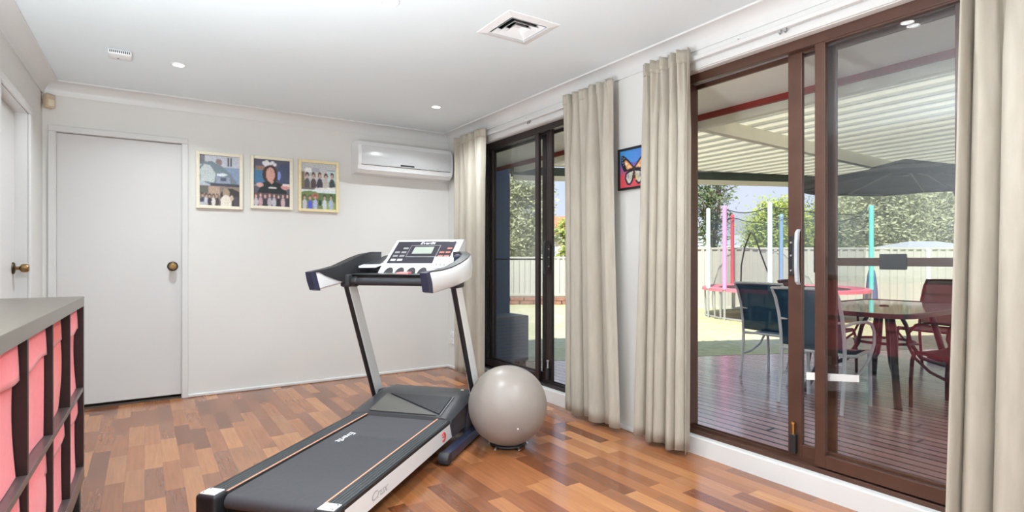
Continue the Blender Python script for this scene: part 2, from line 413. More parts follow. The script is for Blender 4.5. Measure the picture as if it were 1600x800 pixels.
# wall behind the viewer; its wide opening is added to let daylight in
w = MB(); w.box((-1.1, YF - .15, 0), (-.55, YF, H)); w.box((2.55, YF - .15, 0), (XR + .18, YF, H)); w.box((-.55, YF - .15, 2.3), (2.55, YF, H))
struct(w.build('wall_front', M_wall), 'white wall opposite the pictures')
# cornice
CP = [(0, 0), (0, -.092), (.010, -.094), (.012, -.086)] + [(.012 + .078 * (1 - math.cos(t)), -.086 + .074 * math.sin(t)) for t in [PI / 2 * i / 8 for i in range(1, 9)]] + [(.098, -.010), (.098, 0)]
def cornice(name, pts, label):
    m = MB(); R = []
    for (p, nrm) in pts: R.append([(p[0] + nrm[0] * o, p[1] + nrm[1] * o, H + z) for o, z in CP])
    m.loft(R, True, True); return struct(m.build(name, M_white, None, True, 30), label)
cornice('trim_1', [((LX(YB), YB), (1, -1)), ((XR, YB), (-1, -1))], 'white coved cornice above the pictures')
cornice('trim_2', [((XR, YB), (-1, -1)), ((XR, YF), (-1, 1))], 'white coved cornice above the sliding doors')
cornice('trim_3', [((LX(YB), YB), (1, -1)), ((LX(YF), YF), (1, 1))], 'white coved cornice above the brass knob door')
# skirting beads and door sills
struct(MB().box((DX1 + .04, YB - .018, 0), (XR, YB, .028), .008).build('baseboard_back', M_white), 'thin white bead at the foot of the back wall')
struct(MB().box((XR - .018, D3[1], 0), (XR, YB - .018, .03), .008).box((XR - .014, D4[1], 0), (XR, D3[0], .03), .006).build('baseboard_right', M_white), 'thin white bead at the foot of the door wall')
struct(MB().box((XR - .002, D4[0], -.05), (XR + .06, D4[1], .10), .006).build('trim_4', M_white), 'white painted step below the near sliding door')
struct(MB().box((XR - .002, D3[0], -.05), (XR + .06, D3[1], .10), .006).build('trim_5', M_white), 'white painted step below the far sliding door')
# white head boards above the doors with their soft edge
for nm, d in (('trim_6', D4), ('trim_7', D3)):
    struct(MB().box((XR - .012, d[0] - .02, HD + .004), (XR, d[1] + .02, HD + .05), .004).build(nm, M_white), 'white head board above the ' + ('near' if nm == 'trim_6' else 'far') + ' sliding door')

# hinged doors
def knob(par, p, ax, long=True):
    """round knob on a rose, axis ax away from the door face"""
    z = Vector(ax); R = z.to_track_quat('Z', 'Y').to_matrix().to_4x4(); M = Matrix.Translation(p) @ R
    MB().lathe([(.0, 0), (.038, 0), (.038, .004), (.033, .010), (.016, .014), (.0, .014)], 28, M).build('rose', M_brass_d, par, True)
    o = MB().lathe([(.0, .012), (.011, .012), (.010, .030), (.014, .036), (.024, .042), (.0275, .052), (.026, .070), (.021, .078), (.012, .080), (.0, .079)], 28, M).build('knob', M_brass, par, True)
    o['label'] = 'aged brass door knob'; return o
d2 = struct(thing('door_2', 'white flush door beside the framed photos', 'door', (DX0, YB, 0)))
MB().box((.003, .022, .032), (DX1 - DX0 - .003, .058, DH - .004), .002).build('door_panel', M_door, d2)
cs = MB(); W = DX1 - DX0
def casing(m, x0, x1, top, y, w=.05, t=.016):
    m.box((x0 - w, y - t, 0), (x0, y, top), .005); m.box((x1, y - t, 0), (x1 + w, y, top), .005); m.box((x0 - w, y - t, top), (x1 + w, y, top + w), .005)
casing(cs, 0, W, DH, 0, .044); cs.box((0, .0, 0), (.003, .1, DH)); cs.box((W - .003, 0, 0), (W, .1, DH)); cs.box((0, .06, DH - .004), (W, .1, DH))
cs.build('casing', M_white, d2)
MB().box((0, .01, 0), (W, .11, .012)).build('threshold', M_lino, d2)
knob(d2, (.189 - DX0, .022, 1.066), (0, -1, 0))
d1 = struct(thing('door_1', 'white door with a brass knob on the left wall', 'door', (LX(LY1), LY1, 0), -math.radians(.76)))
# local: y runs from the latch side (0) towards the viewer (negative), x away from the room is negative
L = LY1 - LY0
MB().box((-.10, -L + .003, .012), (-.062, -.003, DH - .004), .002).build('door_panel', M_door, d1)
cs = MB()
cs.box((0, 0, 0), (.016, .06, DH), .005).box((0, -L - .06, 0), (.016, -L, DH), .005).box((0, -L - .06, DH), (.016, .06, DH + .05), .005)
cs.box((-.12, -.003, 0), (0, 0, DH)).box((-.12, -L, DH - .003), (0, 0, DH))
cs.build('casing', M_white, d1)
knob(d1, (-.062, -.065, 1.066), (1, 0, 0))

# sliding doors ------------------------------------------------------
def sliding(name, y0, y1, side, label, metal, near):
    """side -1: fixed pane at the low-Y end (and the open leaf stacked behind it), +1: at the high end"""
    r = struct(thing(name, label, 'sliding door', (XR + .04, 0, .10)))
    Z1 = HD - .10
    f = MB()
    f.box((0, y0, Z1 - .05), (.034, y1, Z1), .003).box((.0, y0, 0), (.115, y1, .022), .002).box((.098, y0, Z1 - .06), (.115, y1, Z1), .002)
    for k in (.036, .075): f.box((k, y0, .022), (k + .005, y1, .036))
    f.box((0, y0, 0), (.115, y0 + .035, Z1), .003).box((0, y1 - .035, 0), (.115, y1, Z1), .003)
    f.build('door_frame', metal, r)
    MB().box((.034, y0 + .035, Z1 - .035), (.098, y1 - .035, Z1), .001).build('head_channel', M_silver, r)['label'] = 'silver head channel'
    mid = .5 * (y0 + y1) - .06 * side * (0 if near else .3)
    if near: mid = 1.42
    else: mid = 3.735
    def leaf(nm, a, b, x0, x1, sw0, sw1, rail, glass, lab=None):
        m = MB(); zt = Z1 - .037
        m.box((x0, a, .03), (x1, a + sw0, zt), .003).box((x0, b - sw1, .03), (x1, b, zt), .003)
        m.box((x0, a + sw0, .03), (x1, b - sw1, .03 + rail), .002).box((x0, a + sw0, zt - .022), (x1, b - sw1, zt), .002)
        o = m.build(nm, metal, r); xm = (x0 + x1) / 2
        g = MB().box((xm - .003, a + sw0 - .004, .03 + rail - .004), (xm + .003, b - sw1 + .004, zt - .018)).build('glass', glass, o)
        if lab: o['label'] = lab
        return o
    if side < 0:
        fx = leaf('fixed_pane', y0 + .03, mid + .03, .004, .030, .03, .05, .06, M_tint)
        lf = leaf('sliding_leaf', y0 + .055, mid + .185, .041, .066, .05, .072, .07, M_tint)
        sc = (y0 + .035, mid + .02)
    else:
        fx = leaf('fixed_pane', mid - .03, y1 - .03, .004, .030, .05, .03, .06, M_tint)
        lf = leaf('sliding_leaf', mid - .16, y1 - .055, .041, .066, .072, .05, .07, M_tint)
        sc = (mid - .02, y1 - .035)
    s = MB(); a, b = sc; zt = Z1 - .037
    s.box((.086, a, .03), (.102, a + .05, zt), .002).box((.086, b - .05, .03), (.102, b, zt), .002)
    s.box((.086, a + .05, .03), (.102, b - .05, .08), .002).box((.086, a + .05, zt - .04), (.102, b - .05, zt), .002).box((.086, a + .05, .99 if near else 1.016), (.102, b - .05, 1.028), .002)
    so = s.build('insect_screen', metal, r)
    MB().box((.0935, a + .045, .075), (.0945, b - .045, zt - .035)).build('screen_mesh', M_fly, so)
    if near:
        MB().box((.078, 1.09, .975), (.087, 1.20, 1.045), .004).build('screen_lock', M_black, so)
    # hardware of the leaf
    y = (mid + .185 - .036) if side < 0 else (mid - .16 + .036); sg = -side
    x = .041
    hz = 1.04
    MB().box((x - .012, y + .012 * sg - .012, hz - .10), (x, y + .012 * sg + .014, hz + .10), .004).build('lock_plate', M_black, lf)
    sm = MB()
    for dz in (-.075, 0., .065): sm.lathe([(0, 0), (.006, 0), (.005, .004), (0, .004)], 12, Matrix.Translation((x - .012, y + .012 * sg, hz + dz)) @ Matrix.Rotation(-PI / 2, 4, 'Y'))
    sm.build('lock_screws', M_chrome, lf)
    hb = MB(); yh = y - .026 * sg
    hb.loft([[(x - .004 - dx, yh - .010 * w_, hz + dz), (x - .004 - dx, yh + .010 * w_, hz + dz), (x - .018 - dx, yh + .008 * w_, hz + dz), (x - .018 - dx, yh - .008 * w_, hz + dz)] for dz, dx, w_ in ((-.145, 0, .7), (-.13, .014, 1), (-.06, .02, 1), (.06, .02, 1), (.115, .014, 1), (.13, 0, .7))])
    o = hb.build('pull_handle', M_silver if near else M_blackm, lf); o['label'] = 'silver pull handle' if near else 'black pull handle'
    MB().box((.066, yh - .07 * sg - .016, hz - .085), (.078, yh - .07 * sg + .016, hz + .085), .003).build('outer_pull', M_black, lf)
    MB().box((x - .026, y - .016, .05), (x, y + .016, .145), .005).build('bolt_body', M_black, lf)
    bo = MB(); bo.tube([(x - .014, y, .14), (x - .014, y, .20)], .006, 10); bo.lathe([(0, 0), (.010, .002), (.011, .012), (0, .016)], 14, Matrix.Translation((x - .014, y, .195)))
    o = bo.build('bolt_rod', M_gold if near else M_silver, lf, True); o['label'] = 'brass bolt rod' if near else 'silver bolt rod'
    if near:
        MB().hexa([(.0490, 1.27, .457), (.0510, 1.27, .457), (.0510, 1.515, .425), (.0490, 1.515, .425), (.0490, 1.27, .489), (.0510, 1.27, .489), (.0510, 1.515, .462), (.0490, 1.515, .462)]).build('glass_strip', M_paper, lf)['label'] = 'white strip on the glass'  # thin white strip set aslant on the leaf glass
    return r
sliding('door_3', D3[0], D3[1], 1, 'far dark framed sliding glass door beyond the exercise ball', M_bronze_d, False)
sliding('door_4', D4[0], D4[1], -1, 'near brown framed sliding glass door opening to the deck', M_bronze, True)

# curtain tracks
for y0, y1, lab in ((.2, 2.38, 'white curtain track above the near sliding door'), (2.76, 5.0, 'white curtain track above the far sliding door')):
    t = thing('curtain_track', lab, 'curtain track', (XR - .032, 0, 2.262))
    MB().box((-.014, y0, -.012), (.014, y1, .012), .003).build('rail', M_white, t)
    for k, yy in enumerate(((y0 + .12), (1.82 if y0 < 1 else 3.78), (y1 - .12))):
        MB().box((-.010, yy - .012, .010), (.0315, yy + .012, .022), .002).box((.025, yy - .014, -.018), (.0315, yy + .014, .03), .002).build('bracket', M_white, t)
    gy = 1.545 if y0 < 1 else 3.72
    for q in (0, .028):
        MB().tube([(0, gy + q, -.010), (0, gy + q, -.024), (0, gy + q + .006, -.032), (0, gy + q + .011, -.024)], .0035, 8).build('glider_hook', M_grey, t)

# curtains -------------------------------------------------------------
def curtain(label, yt, yb, zt, zb, folds, seed, amp=.035, xc=XR - .10, waist=0.):
    rnd = random.Random(seed); nu, nv = 150, 30
    ph = [rnd.uniform(0, 2 * PI) for _ in range(6)]; fr = [folds, folds * .5 + rnd.uniform(-.4, .4), folds * 1.7, folds * .31]
    cy = .5 * (yt[0] + yt[1])
    o = thing('curtain', label, 'curtain', (xc, cy, zb))
    rows = []
    for j in range(nv + 1):
        v = j / nv; z = zt + (zb - zt) * v
        head = max(0., 1 - v / .05); g = min(1., v * 5)
        pinch = math.sin(PI * min(1, v * 1.1)) * waist
        a = yt[0] + (yb[0] - yt[0]) * v ** 1.3 + pinch; b = yt[1] + (yb[1] - yt[1]) * v ** 1.3 - pinch
        r = []
        for i in range(nu + 1):
            s = i / nu; sw = s + .018 * math.sin(2 * PI * s * 2 + ph[4] + v * .8) + .012 * math.sin(2 * PI * s * 5 + ph[5])
            main = math.sin(2 * PI * fr[0] * sw + ph[0]); main = math.copysign(abs(main) ** .75, main)
            big = math.sin(2 * PI * fr[1] * sw + ph[1] + v * .5); sm = math.sin(2 * PI * fr[2] * sw + ph[2])
            top = math.sin(2 * PI * fr[2] * sw + ph[3]) + .5 * math.sin(2 * PI * fr[2] * 1.63 * sw + ph[1])
            main *= .58 + .42 * abs(math.sin(PI * 1.35 * s + ph[4])); gg = max(0., 1 - v / .28)
            x = amp * ((.55 + .25 * g) * main * (1 - .25 * g) + .55 * g * big + .16 * sm * (1 - .5 * g) + .20 * (1 - g) * top + .13 * gg * math.sin(2 * PI * fr[2] * 1.4 * sw + ph[5] + 3 * v))
            y = a + (b - a) * s + .010 * g * math.cos(2 * PI * fr[0] * sw + ph[0])
            zz = z + (.006 * math.sin(2 * PI * fr[1] * s + ph[2]) if v > .97 else 0)
            x = max(-.085, min(.045, x))
            r.append((x, y - cy, zz - zb))
        rows.append(r)
    m = MB(); m.loft(rows, False, False); ob = m.build('drape', M_curtain, o, True, 80)
    sd = ob.modifiers.new('cloth_thickness', 'SOLIDIFY'); sd.thickness = .003; sd.offset = 0
    # header band with its pinch pleats
    h = MB(); rr = []
    for j in range(4):
        rr.append([(rows[0][i][0] * 1.06 - .004, rows[0][i][1], zt - zb + .004 - .025 * j) for i in range(0, nu + 1, 2)])
    h.loft(rr, False, False); hb = h.build('header_tape', M_curtain, o, True, 80)
    s2 = hb.modifiers.new('cloth_thickness', 'SOLIDIFY'); s2.thickness = .0025; s2.offset = -1
    return o
curtain('greige curtain in the corner beside the air conditioner', (4.34, 4.86), (4.34, 4.86), 2.30, .035, 5.5, 3, .036)
curtain('greige curtain between the exercise ball and the butterfly picture', (2.69, 3.17), (2.62, 3.16), 2.30, .035, 5.5, 11, .046, waist=.008)
curtain('greige curtain partly covering the butterfly picture and the light switch', (2.065, 2.405), (2.075, 2.475), 2.30, .03, 5, 23, .044)
curtain('wide greige curtain at the right end of the near sliding door', (.30, .815), (.30, .865), 2.30, .03, 5.5, 31, .05, xc=XR - .105)

# ceiling fittings -------------------------------------------------------
def downlight(x, y, label):
    t = thing('downlight', label, 'downlight', (x, y, H), 0, 'recessed ceiling downlights')
    m = MB(); m.lathe([(.030, .0), (.046, -.0005), (.047, -.004), (.040, -.007), (.032, -.004), (.030, 0.)], 32); m.build('trim_ring', M_gloss, t, True)
    MB().lathe([(0, -.0035), (.031, -.0035), (.031, -.001), (0, -.001)], 28).build('lamp_lens', M_lamp, t)
    li = bpy.data.lights.new('downlight_lamp', 'AREA'); li.shape = 'DISK'; li.size = .055; li.energy = LAMP_W; li.color = (.90, .965, 1.); li.spread = math.radians(142)
    lo = bpy.data.objects.new('downlight_lamp', li); C.objects.link(lo); lo.parent = t; lo.location = (0, 0, -.011)
    return t
FILL_W = 96
LAMP_W = 11.3
downlight(.188, 4.306, 'lit ceiling downlight beside the smoke alarm')
downlight(2.06, 4.30, 'lit ceiling downlight above the air conditioner end')
downlight(1.026, 2.669, 'lit ceiling downlight at the top edge of the picture')
downlight(1.95, 1.36, 'ceiling downlight seen only as a reflection in the near door')
for x, y in ((1.95, -.9), (.19, -.9), (1.03, .2)): downlight(x, y, 'added unseen ceiling downlight behind the viewer')  # extra lamps added out of view to brighten the room

t = thing('ceiling_fill_stand', 'added unseen uplighter filling the ceiling with light, at the near end of the cube shelf', 'fill lamp', (-.40, 1.16, 0))  # added out of view to light the ceiling from below
MB().lathe([(0, 0), (.14, 0), (.14, .012), (.03, .03), (0, .03)], 32).build('base', M_gloss, t, True)
MB().tube([(0, 0, .02), (0, 0, .78)], .013, 12).build('pole', M_gloss, t, True)
MB().loft([[(r * math.cos(2 * PI * k / 32), r * math.sin(2 * PI * k / 32), z) for k in range(32)] for r, z in ((.02, .76), (.09, .78), (.16, .84), (.17, .88), (.155, .845), (.08, .795), (.02, .78))], True, True).build('bowl_shade', M_gloss, t, True)
li = bpy.data.lights.new('ceiling_fill_lamp', 'AREA'); li.shape = 'DISK'; li.size = .24; li.energy = FILL_W; li.color = (.88, .95, 1.)
lo = bpy.data.objects.new('ceiling_fill_lamp', li); C.objects.link(lo); lo.parent = t; lo.location = (0, 0, .885); lo.rotation_euler = (PI, 0, 0)
t = thing('smoke_alarm', 'white square smoke alarm on the ceiling', 'smoke alarm', (-.127, 4.25, H))
b = MB(); b.box((-.062, -.062, -.034), (.062, .062, 0), .012, 3); b.build('housing', M_gloss, t, True)
g = MB()
for i in range(11): g.box((-.052 + i * .0098, -.0632, -.024), (-.047 + i * .0098, -.060, -.010))
g.build('side_grille', M_dark, t)
MB().lathe([(0, -.036), (.006, -.036), (.006, -.033), (0, -.033)], 14, Matrix.Translation((-.01, .02, 0))).build('test_button', M_grey, t)

t = thing('ceiling_vent', 'square white air conditioning vent in the ceiling', 'vent', (VX, VY, H))
def sq_ring(m, ro, zo, ri, zi, th=.002):
    for k in range(4):
        R = Matrix.Rotation(k * PI / 2, 4, 'Z')
        p = [R @ Vector(q) for q in ((-ro, -ro, zo), (ro, -ro, zo), (ri, -ri, zi), (-ri, -ri, zi), (-ro, -ro, zo + th), (ro, -ro, zo + th), (ri, -ri, zi + th), (-ri, -ri, zi + th))]
        m.hexa(p)
m = MB(); sq_ring(m, .168, -.004, .124, -.012, .012); m.build('frame', M_gloss, t)
for k, (ro, ri) in enumerate(((.110, .088), (.078, .056), (.046, .024))):
    m = MB(); sq_ring(m, ro, -.009, ri, .013, .0015)
    if k == 2: m.box((-.0245, -.0245, .012), (.0245, .0245, .015))
    m.build('louvre_ring', M_gloss, t)
m = MB(); m.box((-VH, -VH, .11), (VH, VH, .115))
for k in range(4): m.box((-VH, -VH, 0), (VH, -VH + .002, .11), M=Matrix.Rotation(k * PI / 2, 4, 'Z'))
m.build('duct_box', M_dark, t)

t = thing('motion_sensor', 'small beige motion sensor high in the corner', 'motion sensor', (-.575, YB - .045, 2.258), math.radians(40))
MB().box((-.03, -.02, -.05), (.03, .022, .05), .008).build('housing', M_beige, t, True)
MB().box((-.022, -.028, -.036), (.022, -.018, .012), .008).build('lens', M_ivory, t, True)
MB().box((-.014, .012, -.02), (.014, .052, .02), .004).build('bracket', M_beige, t)
# air conditioner -----------------------------------------------------------
ax0, ax1, az0, az1 = 1.63, 2.595, 1.925, 2.215
t = thing('air_conditioner', 'white split system air conditioner above head height in the corner', 'air conditioner', ((ax0 + ax1) / 2, YB, az0))
W = ax1 - ax0; Hh = az1 - az0
prof = [(0, 0), (-.14, .0), (-.185, .03), (-.205, .075), (-.208, .16), (-.195, .25), (-.165, Hh), (0, Hh)]
m = MB(); m.loft([[(x, y, z) for y, z in prof] for x in (-W / 2, W / 2)]); m.build('case', M_gloss, t, True, 25)
fp = [(-.1875, .029), (-.2085, .077), (-.2115, .16), (-.199, .248), (-.192, .262), (-.18, .262), (-.19, .16), (-.19, .08), (-.175, .035)]
m = MB(); m.loft([[(x, y, z) for y, z in [(-.2075, .078), (-.2125, .12), (-.2125, .165), (-.2, .245), (-.192, .25), (-.19, .16), (-.19, .08)]] for x in (-W / 2 + .035, W / 2 - .02)]); m.build('front_panel', M_acpanel, t, True, 25)
m = MB(); m.hexa([(-W / 2 + .035, -.146, .004), (W / 2 - .03, -.146, .004), (W / 2 - .03, -.186, .031), (-W / 2 + .035, -.186, .031), (-W / 2 + .035, -.149, -.003), (W / 2 - .03, -.149, -.003), (W / 2 - .03, -.192, .027), (-W / 2 + .035, -.192, .027)])
m.build('outlet_louvre', M_gloss, t)
m = MB(); m.box((-W / 2 + .03, -.2068, .068), (W / 2 - .03, -.200, .0725)); m.build('panel_gap', M_dark, t)
m = MB(); m.box((-.075, -.2135, .082), (.065, -.206, .095), .002); m.build('display_strip', M_acscr, t)['label'] = 'dark display strip'
m = MB(); m.loft([[(x, y, z) for y, z in prof] for x in (W / 2, W / 2 + .004)]); m.build('end_cap', M_grey, t)

# framed photos -----------------------------------------------------------
def photo_frame(x0, x1, z0, z1, label, fm, pr, bw=.026):
    t = thing('photo_frame', label, 'framed photo', ((x0 + x1) / 2, YB, z0), 0, 'framed family photos on the back wall')
    w, h = x1 - x0, z1 - z0; m = MB()
    m.box((-w / 2, -.026, 0), (-w / 2 + bw, -.002, h), .003).box((w / 2 - bw, -.026, 0), (w / 2, -.002, h), .003)
    m.box((-w / 2 + bw, -.026, 0), (w / 2 - bw, -.002, bw), .003).box((-w / 2 + bw, -.026, h - bw), (w / 2 - bw, -.002, h), .003)
    m.build('frame', fm, t)
    MB().box((-w / 2 + bw - .002, -.012, bw - .002), (w / 2 - bw + .002, -.003, h - bw + .002)).build('backing_board', M_paper, t)
    pr.sheet('photo_print', (-w / 2 + bw, -.0130, h - bw), (w - 2 * bw, 0, 0), (0, 0, -(h - 2 * bw)), M_print, t)
rp = random.Random(5)
def group(p, x0, x1, y, n, tops, skin=(206, 170, 150), hair=(60, 48, 44), s=.05):
    for i in range(n):
        x = x0 + (x1 - x0) * (i + .5) / n; q = rp.uniform(-.015, .015)
        p.ell(x, y + s * 3.1 + q, s * 1.35, s * 2.3, tops[i % len(tops)]); p.ell(x, y + q - s * .25, s * .85, s * 1.1, hair); p.ell(x, y + q + s * .15, s * .62, s * .85, skin)
p = Print(56, 76, (188, 198, 206))
p.rect(0, 0, 1, .22, (196, 200, 210)); p.rect(0, 0, .12, .18, (120, 122, 124)); p.rect(.70, .03, .74, .2, (70, 72, 78)); p.rect(.77, .03, .80, .2, (80, 80, 88)); p.ell(.48, .13, .08, .07, (150, 130, 130))
p.rect(.55, .22, 1, .6, (142, 160, 188)); p.pol([(.0, .25), (.12, .13), (.3, .12), (.55, .2), (.75, .33), (.92, .5), (.96, .6), (.3, .6), (0, .5)], (120, 136, 146))
p.pol([(0, .3), (.12, .18), (.26, .2), (.4, .36), (.36, .54), (.02, .52)], (196, 206, 206)); p.pol([(.42, .36), (.58, .34), (.72, .37), (.6, .41), (.44, .41)], (226, 232, 240)); p.pol([(.4, .42), (.74, .42), (.78, .56), (.42, .56)], (150, 158, 178)); p.rect(.52, .43, .66, .5, (84, 92, 110)); p.rect(.26, .55, 1, .6, (70, 74, 84))
p.rect(0, .6, 1, 1, (146, 130, 120)); p.pol([(.5, 1), (.52, .75), (.62, .66), (.8, .64), (1, .7), (1, 1)], (62, 58, 58)); p.rect(0, .62, .22, .76, (104, 104, 96)); p.rect(.22, .62, .5, .8, (186, 160, 142))
group(p, .02, .48, .8, 5, [(70, 72, 90), (200, 206, 216), (60, 52, 60), (226, 222, 220), (74, 66, 66)], s=.036)
p.ell(.66, .74, .09, .1, (170, 150, 126)); p.ell(.66, .93, .15, .15, (232, 224, 210)); p.ell(.80, .84, .05, .06, (214, 190, 170)); p.rect(.86, .8, .98, 1, (80, 76, 84)); p.rect(.0, .93, .2, 1, (190, 192, 196))
p.soft(); p.grain(.07, rp)
photo_frame(.35, .697, 1.541, 2.008, 'white framed photo collage nearest the door', M_cream_frame, p)
p = Print(56, 76, (92, 96, 112))
p.rect(0, 0, 1, .5, (88, 88, 106)); p.ell(.15, .35, .2, .2, (70, 120, 160)); p.rect(.05, .14, .35, .24, (150, 120, 108)); p.ell(.85, .3, .2, .25, (74, 82, 112)); p.ell(.7, .33, .05, .10, (140, 160, 230))
for x, y in ((.28, .08), (.36, .05), (.44, .09), (.52, .06), (.58, .1), (.4, .11), (.33, .12)): p.ell(x, y, .055, .04, (236, 236, 240))
p.ell(.45, .32, .21, .2, (66, 46, 44)); p.ell(.46, .32, .125, .16, (214, 164, 150)); p.ell(.46, .47, .09, .07, (206, 160, 146))
p.pol([(.1, .72), (.25, .5), (.4, .46), (.5, .53), (.58, .46), (.78, .52), (.95, .72)], (34, 42, 44)); p.ell(.52, .60, .12, .022, (220, 220, 214)); p.ell(.17, .55, .1, .05, (214, 168, 156)); p.ell(.88, .57, .13, .06, (216, 158, 156)); p.rect(.8, .5, 1, .55, (246, 226, 220)); p.rect(0, .55, .09, .58, (150, 160, 170))
p.rect(0, .72, 1, 1, (92, 84, 92)); group(p, .0, .5, .78, 4, [(206, 196, 204), (196, 160, 168), (60, 56, 66), (190, 182, 192)], (220, 176, 164), (120, 84, 80), .045); group(p, .5, 1., .78, 4, [(196, 196, 206), (50, 50, 56), (206, 176, 180), (70, 66, 76)], (222, 182, 170), (86, 66, 66), .045)
p.soft(); p.grain(.07, rp)
photo_frame(.756, 1.10, 1.558, 2.014, 'white framed portrait photo in the middle of the row of three', M_cream_frame, p)
p = Print(52, 76, (200, 200, 202))
p.rect(0, 0, 1, .3, (196, 198, 200)); p.rect(.3, .1, .52, .2, (176, 178, 190)); p.rect(.4, .2, .75, .3, (214, 204, 196)); p.rect(.75, .12, 1, .4, (200, 216, 218)); p.rect(.75, .13, .98, .15, (90, 104, 116)); p.ell(.2, .16, .1, .06, (240, 240, 240))
group(p, .08, .98, .28, 5, [(92, 92, 96), (86, 74, 74), (66, 62, 76), (190, 184, 176), (64, 74, 78)], (196, 166, 152), (66, 58, 58), .062); p.rect(0, .2, .09, .58, (134, 118, 96)); p.rect(0, .54, 1, .58, (118, 110, 110)); p.pol([(.4, .54), (1, .5), (1, .6), (.35, .6)], (232, 230, 228))
p.rect(0, .585, 1, .66, (224, 232, 236)); p.rect(0, .65, 1, .82, (96, 122, 78)); p.ell(.25, .67, .25, .06, (118, 140, 92)); p.rect(.0, .82, 1, 1, (124, 136, 92)); p.rect(.7, .85, 1, 1, (150, 172, 104))
p.ell(.4, .72, .1, .06, (190, 110, 96)); group(p, .02, .48, .76, 3, [(196, 200, 206), (92, 96, 206), (178, 190, 226)], (206, 164, 146), (96, 76, 66), .05); group(p, .58, .95, .74, 2, [(204, 212, 220), (176, 186, 214)], (206, 166, 148), (60, 54, 54), .05); p.rect(.5, .8, .58, .92, (52, 70, 58))
p.soft(); p.grain(.07, rp)
photo_frame(1.147, 1.506, 1.553, 2.02, 'pale pine framed photo nearest the air conditioner', M_cream_frame2, p)

# butterfly picture --------------------------------------------------------
bx = thing('butterfly_picture', 'black framed butterfly painting on the wall between the curtains', 'picture', (XR, 2.58, 1.575))
S = .272; m = MB(); bw = .015
for q in (((-.024, -.14, 0), (-.002, -.14 + bw, S)), ((-.024, .14 - bw, 0), (-.002, .14, S)), ((-.024, -.14 + bw, 0), (-.002, .14 - bw, bw)), ((-.024, -.14 + bw, S - bw), (-.002, .14 - bw, S))): m.box(q[0], q[1], .002)
m.build('frame', M_black, bx)
MB().box((-.014, -.128, .012), (-.003, .128, S - .012)).build('backing_board', M_dark, bx)
p = Print(64, 64, (80, 150, 210))
p.each(lambda u, v: True, lambda u, v: ((70 + 20 * u, 150 - 20 * u, 214) if v < .35 else (120 + 90 * min(1, (v - .35) / .35), 110 - 30 * min(1, (v - .35) / .35), 200 - 110 * min(1, (v - .35) / .35))))
def wing(f):
    P = lambda pts: [(f(x), y) for x, y in pts]
    K = (30, 28, 40)
    p.pol(P([(.5, .48), (.30, .26), (.12, .12), (.03, .12), (.03, .34), (.14, .56), (.32, .56), (.5, .54)]), K)
    p.pol(P([(.46, .49), (.30, .32), (.20, .24), (.14, .3), (.2, .42), (.24, .52)]), (222, 160, 110)); p.pol(P([(.22, .30), (.27, .36), (.22, .42), (.16, .36)]), (244, 222, 190)); p.pol(P([(.34, .40), (.4, .46), (.3, .5), (.27, .44)]), (238, 196, 150))
    for x, y in ((.07, .17), (.08, .24), (.10, .31), (.13, .38), (.14, .2)): p.ell(f(x), y, .018, .018, (220, 214, 230))
    p.pol(P([(.5, .54), (.34, .56), (.2, .6), (.17, .76), (.25, .92), (.36, .95), (.46, .84), (.5, .66)]), K)
    p.pol(P([(.47, .58), (.34, .6), (.24, .64), (.22, .76), (.28, .88), (.35, .9), (.42, .8)]), (206, 204, 196)); p.pol(P([(.46, .62), (.36, .66), (.3, .78), (.35, .84), (.42, .74)]), (180, 190, 160)); p.ell(f(.29), .7, .03, .06, (150, 120, 150))
wing(lambda x: x); wing(lambda x: 1 - x)
p.pol([(.48, .44), (.52, .44), (.525, .72), (.5, .8), (.475, .72)], (96, 62, 56)); p.pol([(.5, .46), (.41, .34), (.42, .33)], (40, 50, 90)); p.pol([(.5, .46), (.59, .34), (.58, .33)], (40, 50, 90)); p.pol([(.53, .64), (.6, .8), (.56, .86)], (226, 170, 70))
p.soft(); p.grain(.05, rp)
p.sheet('canvas_print', (-.0145, .125, S - .015), (0, -.25, 0), (0, 0, -(S - .03)), M_paint, bx)

t = thing('light_switch', 'ivory two rocker light switch half hidden by a curtain', 'light switch', (XR, 2.462, 1.30))
MB().box((-.010, -.036, 0), (0, .036, .118), .004).build('plate', M_ivory, t)
for z in (.032, .078): MB().box((-.015, -.012, z - .009), (-.009, .020, z + .009), .002).build('rocker', M_brass_d if False else M_beige, t)
for zz, lab in ((.352, 'upper of two white power outlets low in the corner'), (.285, 'lower of two white power outlets low in the corner')):
    t = thing('power_outlet', lab, 'power outlet', (XR, 5.145, zz - .032))
    MB().box((-.009, -.04, 0), (0, .04, .062), .004).build('plate', M_gloss, t)
    s = MB()
    for a, b in ((-.010, .036), (.010, .036), (0, .02)): s.box((-.0096, a - .0015, b - .006), (-.008, a + .0015, b + .006))
    s.build('pin_slots', M_grey, t)
    MB().box((-.012, .022, .026), (-.008, .032, .042), .001).build('switch_rocker', M_gloss, t)

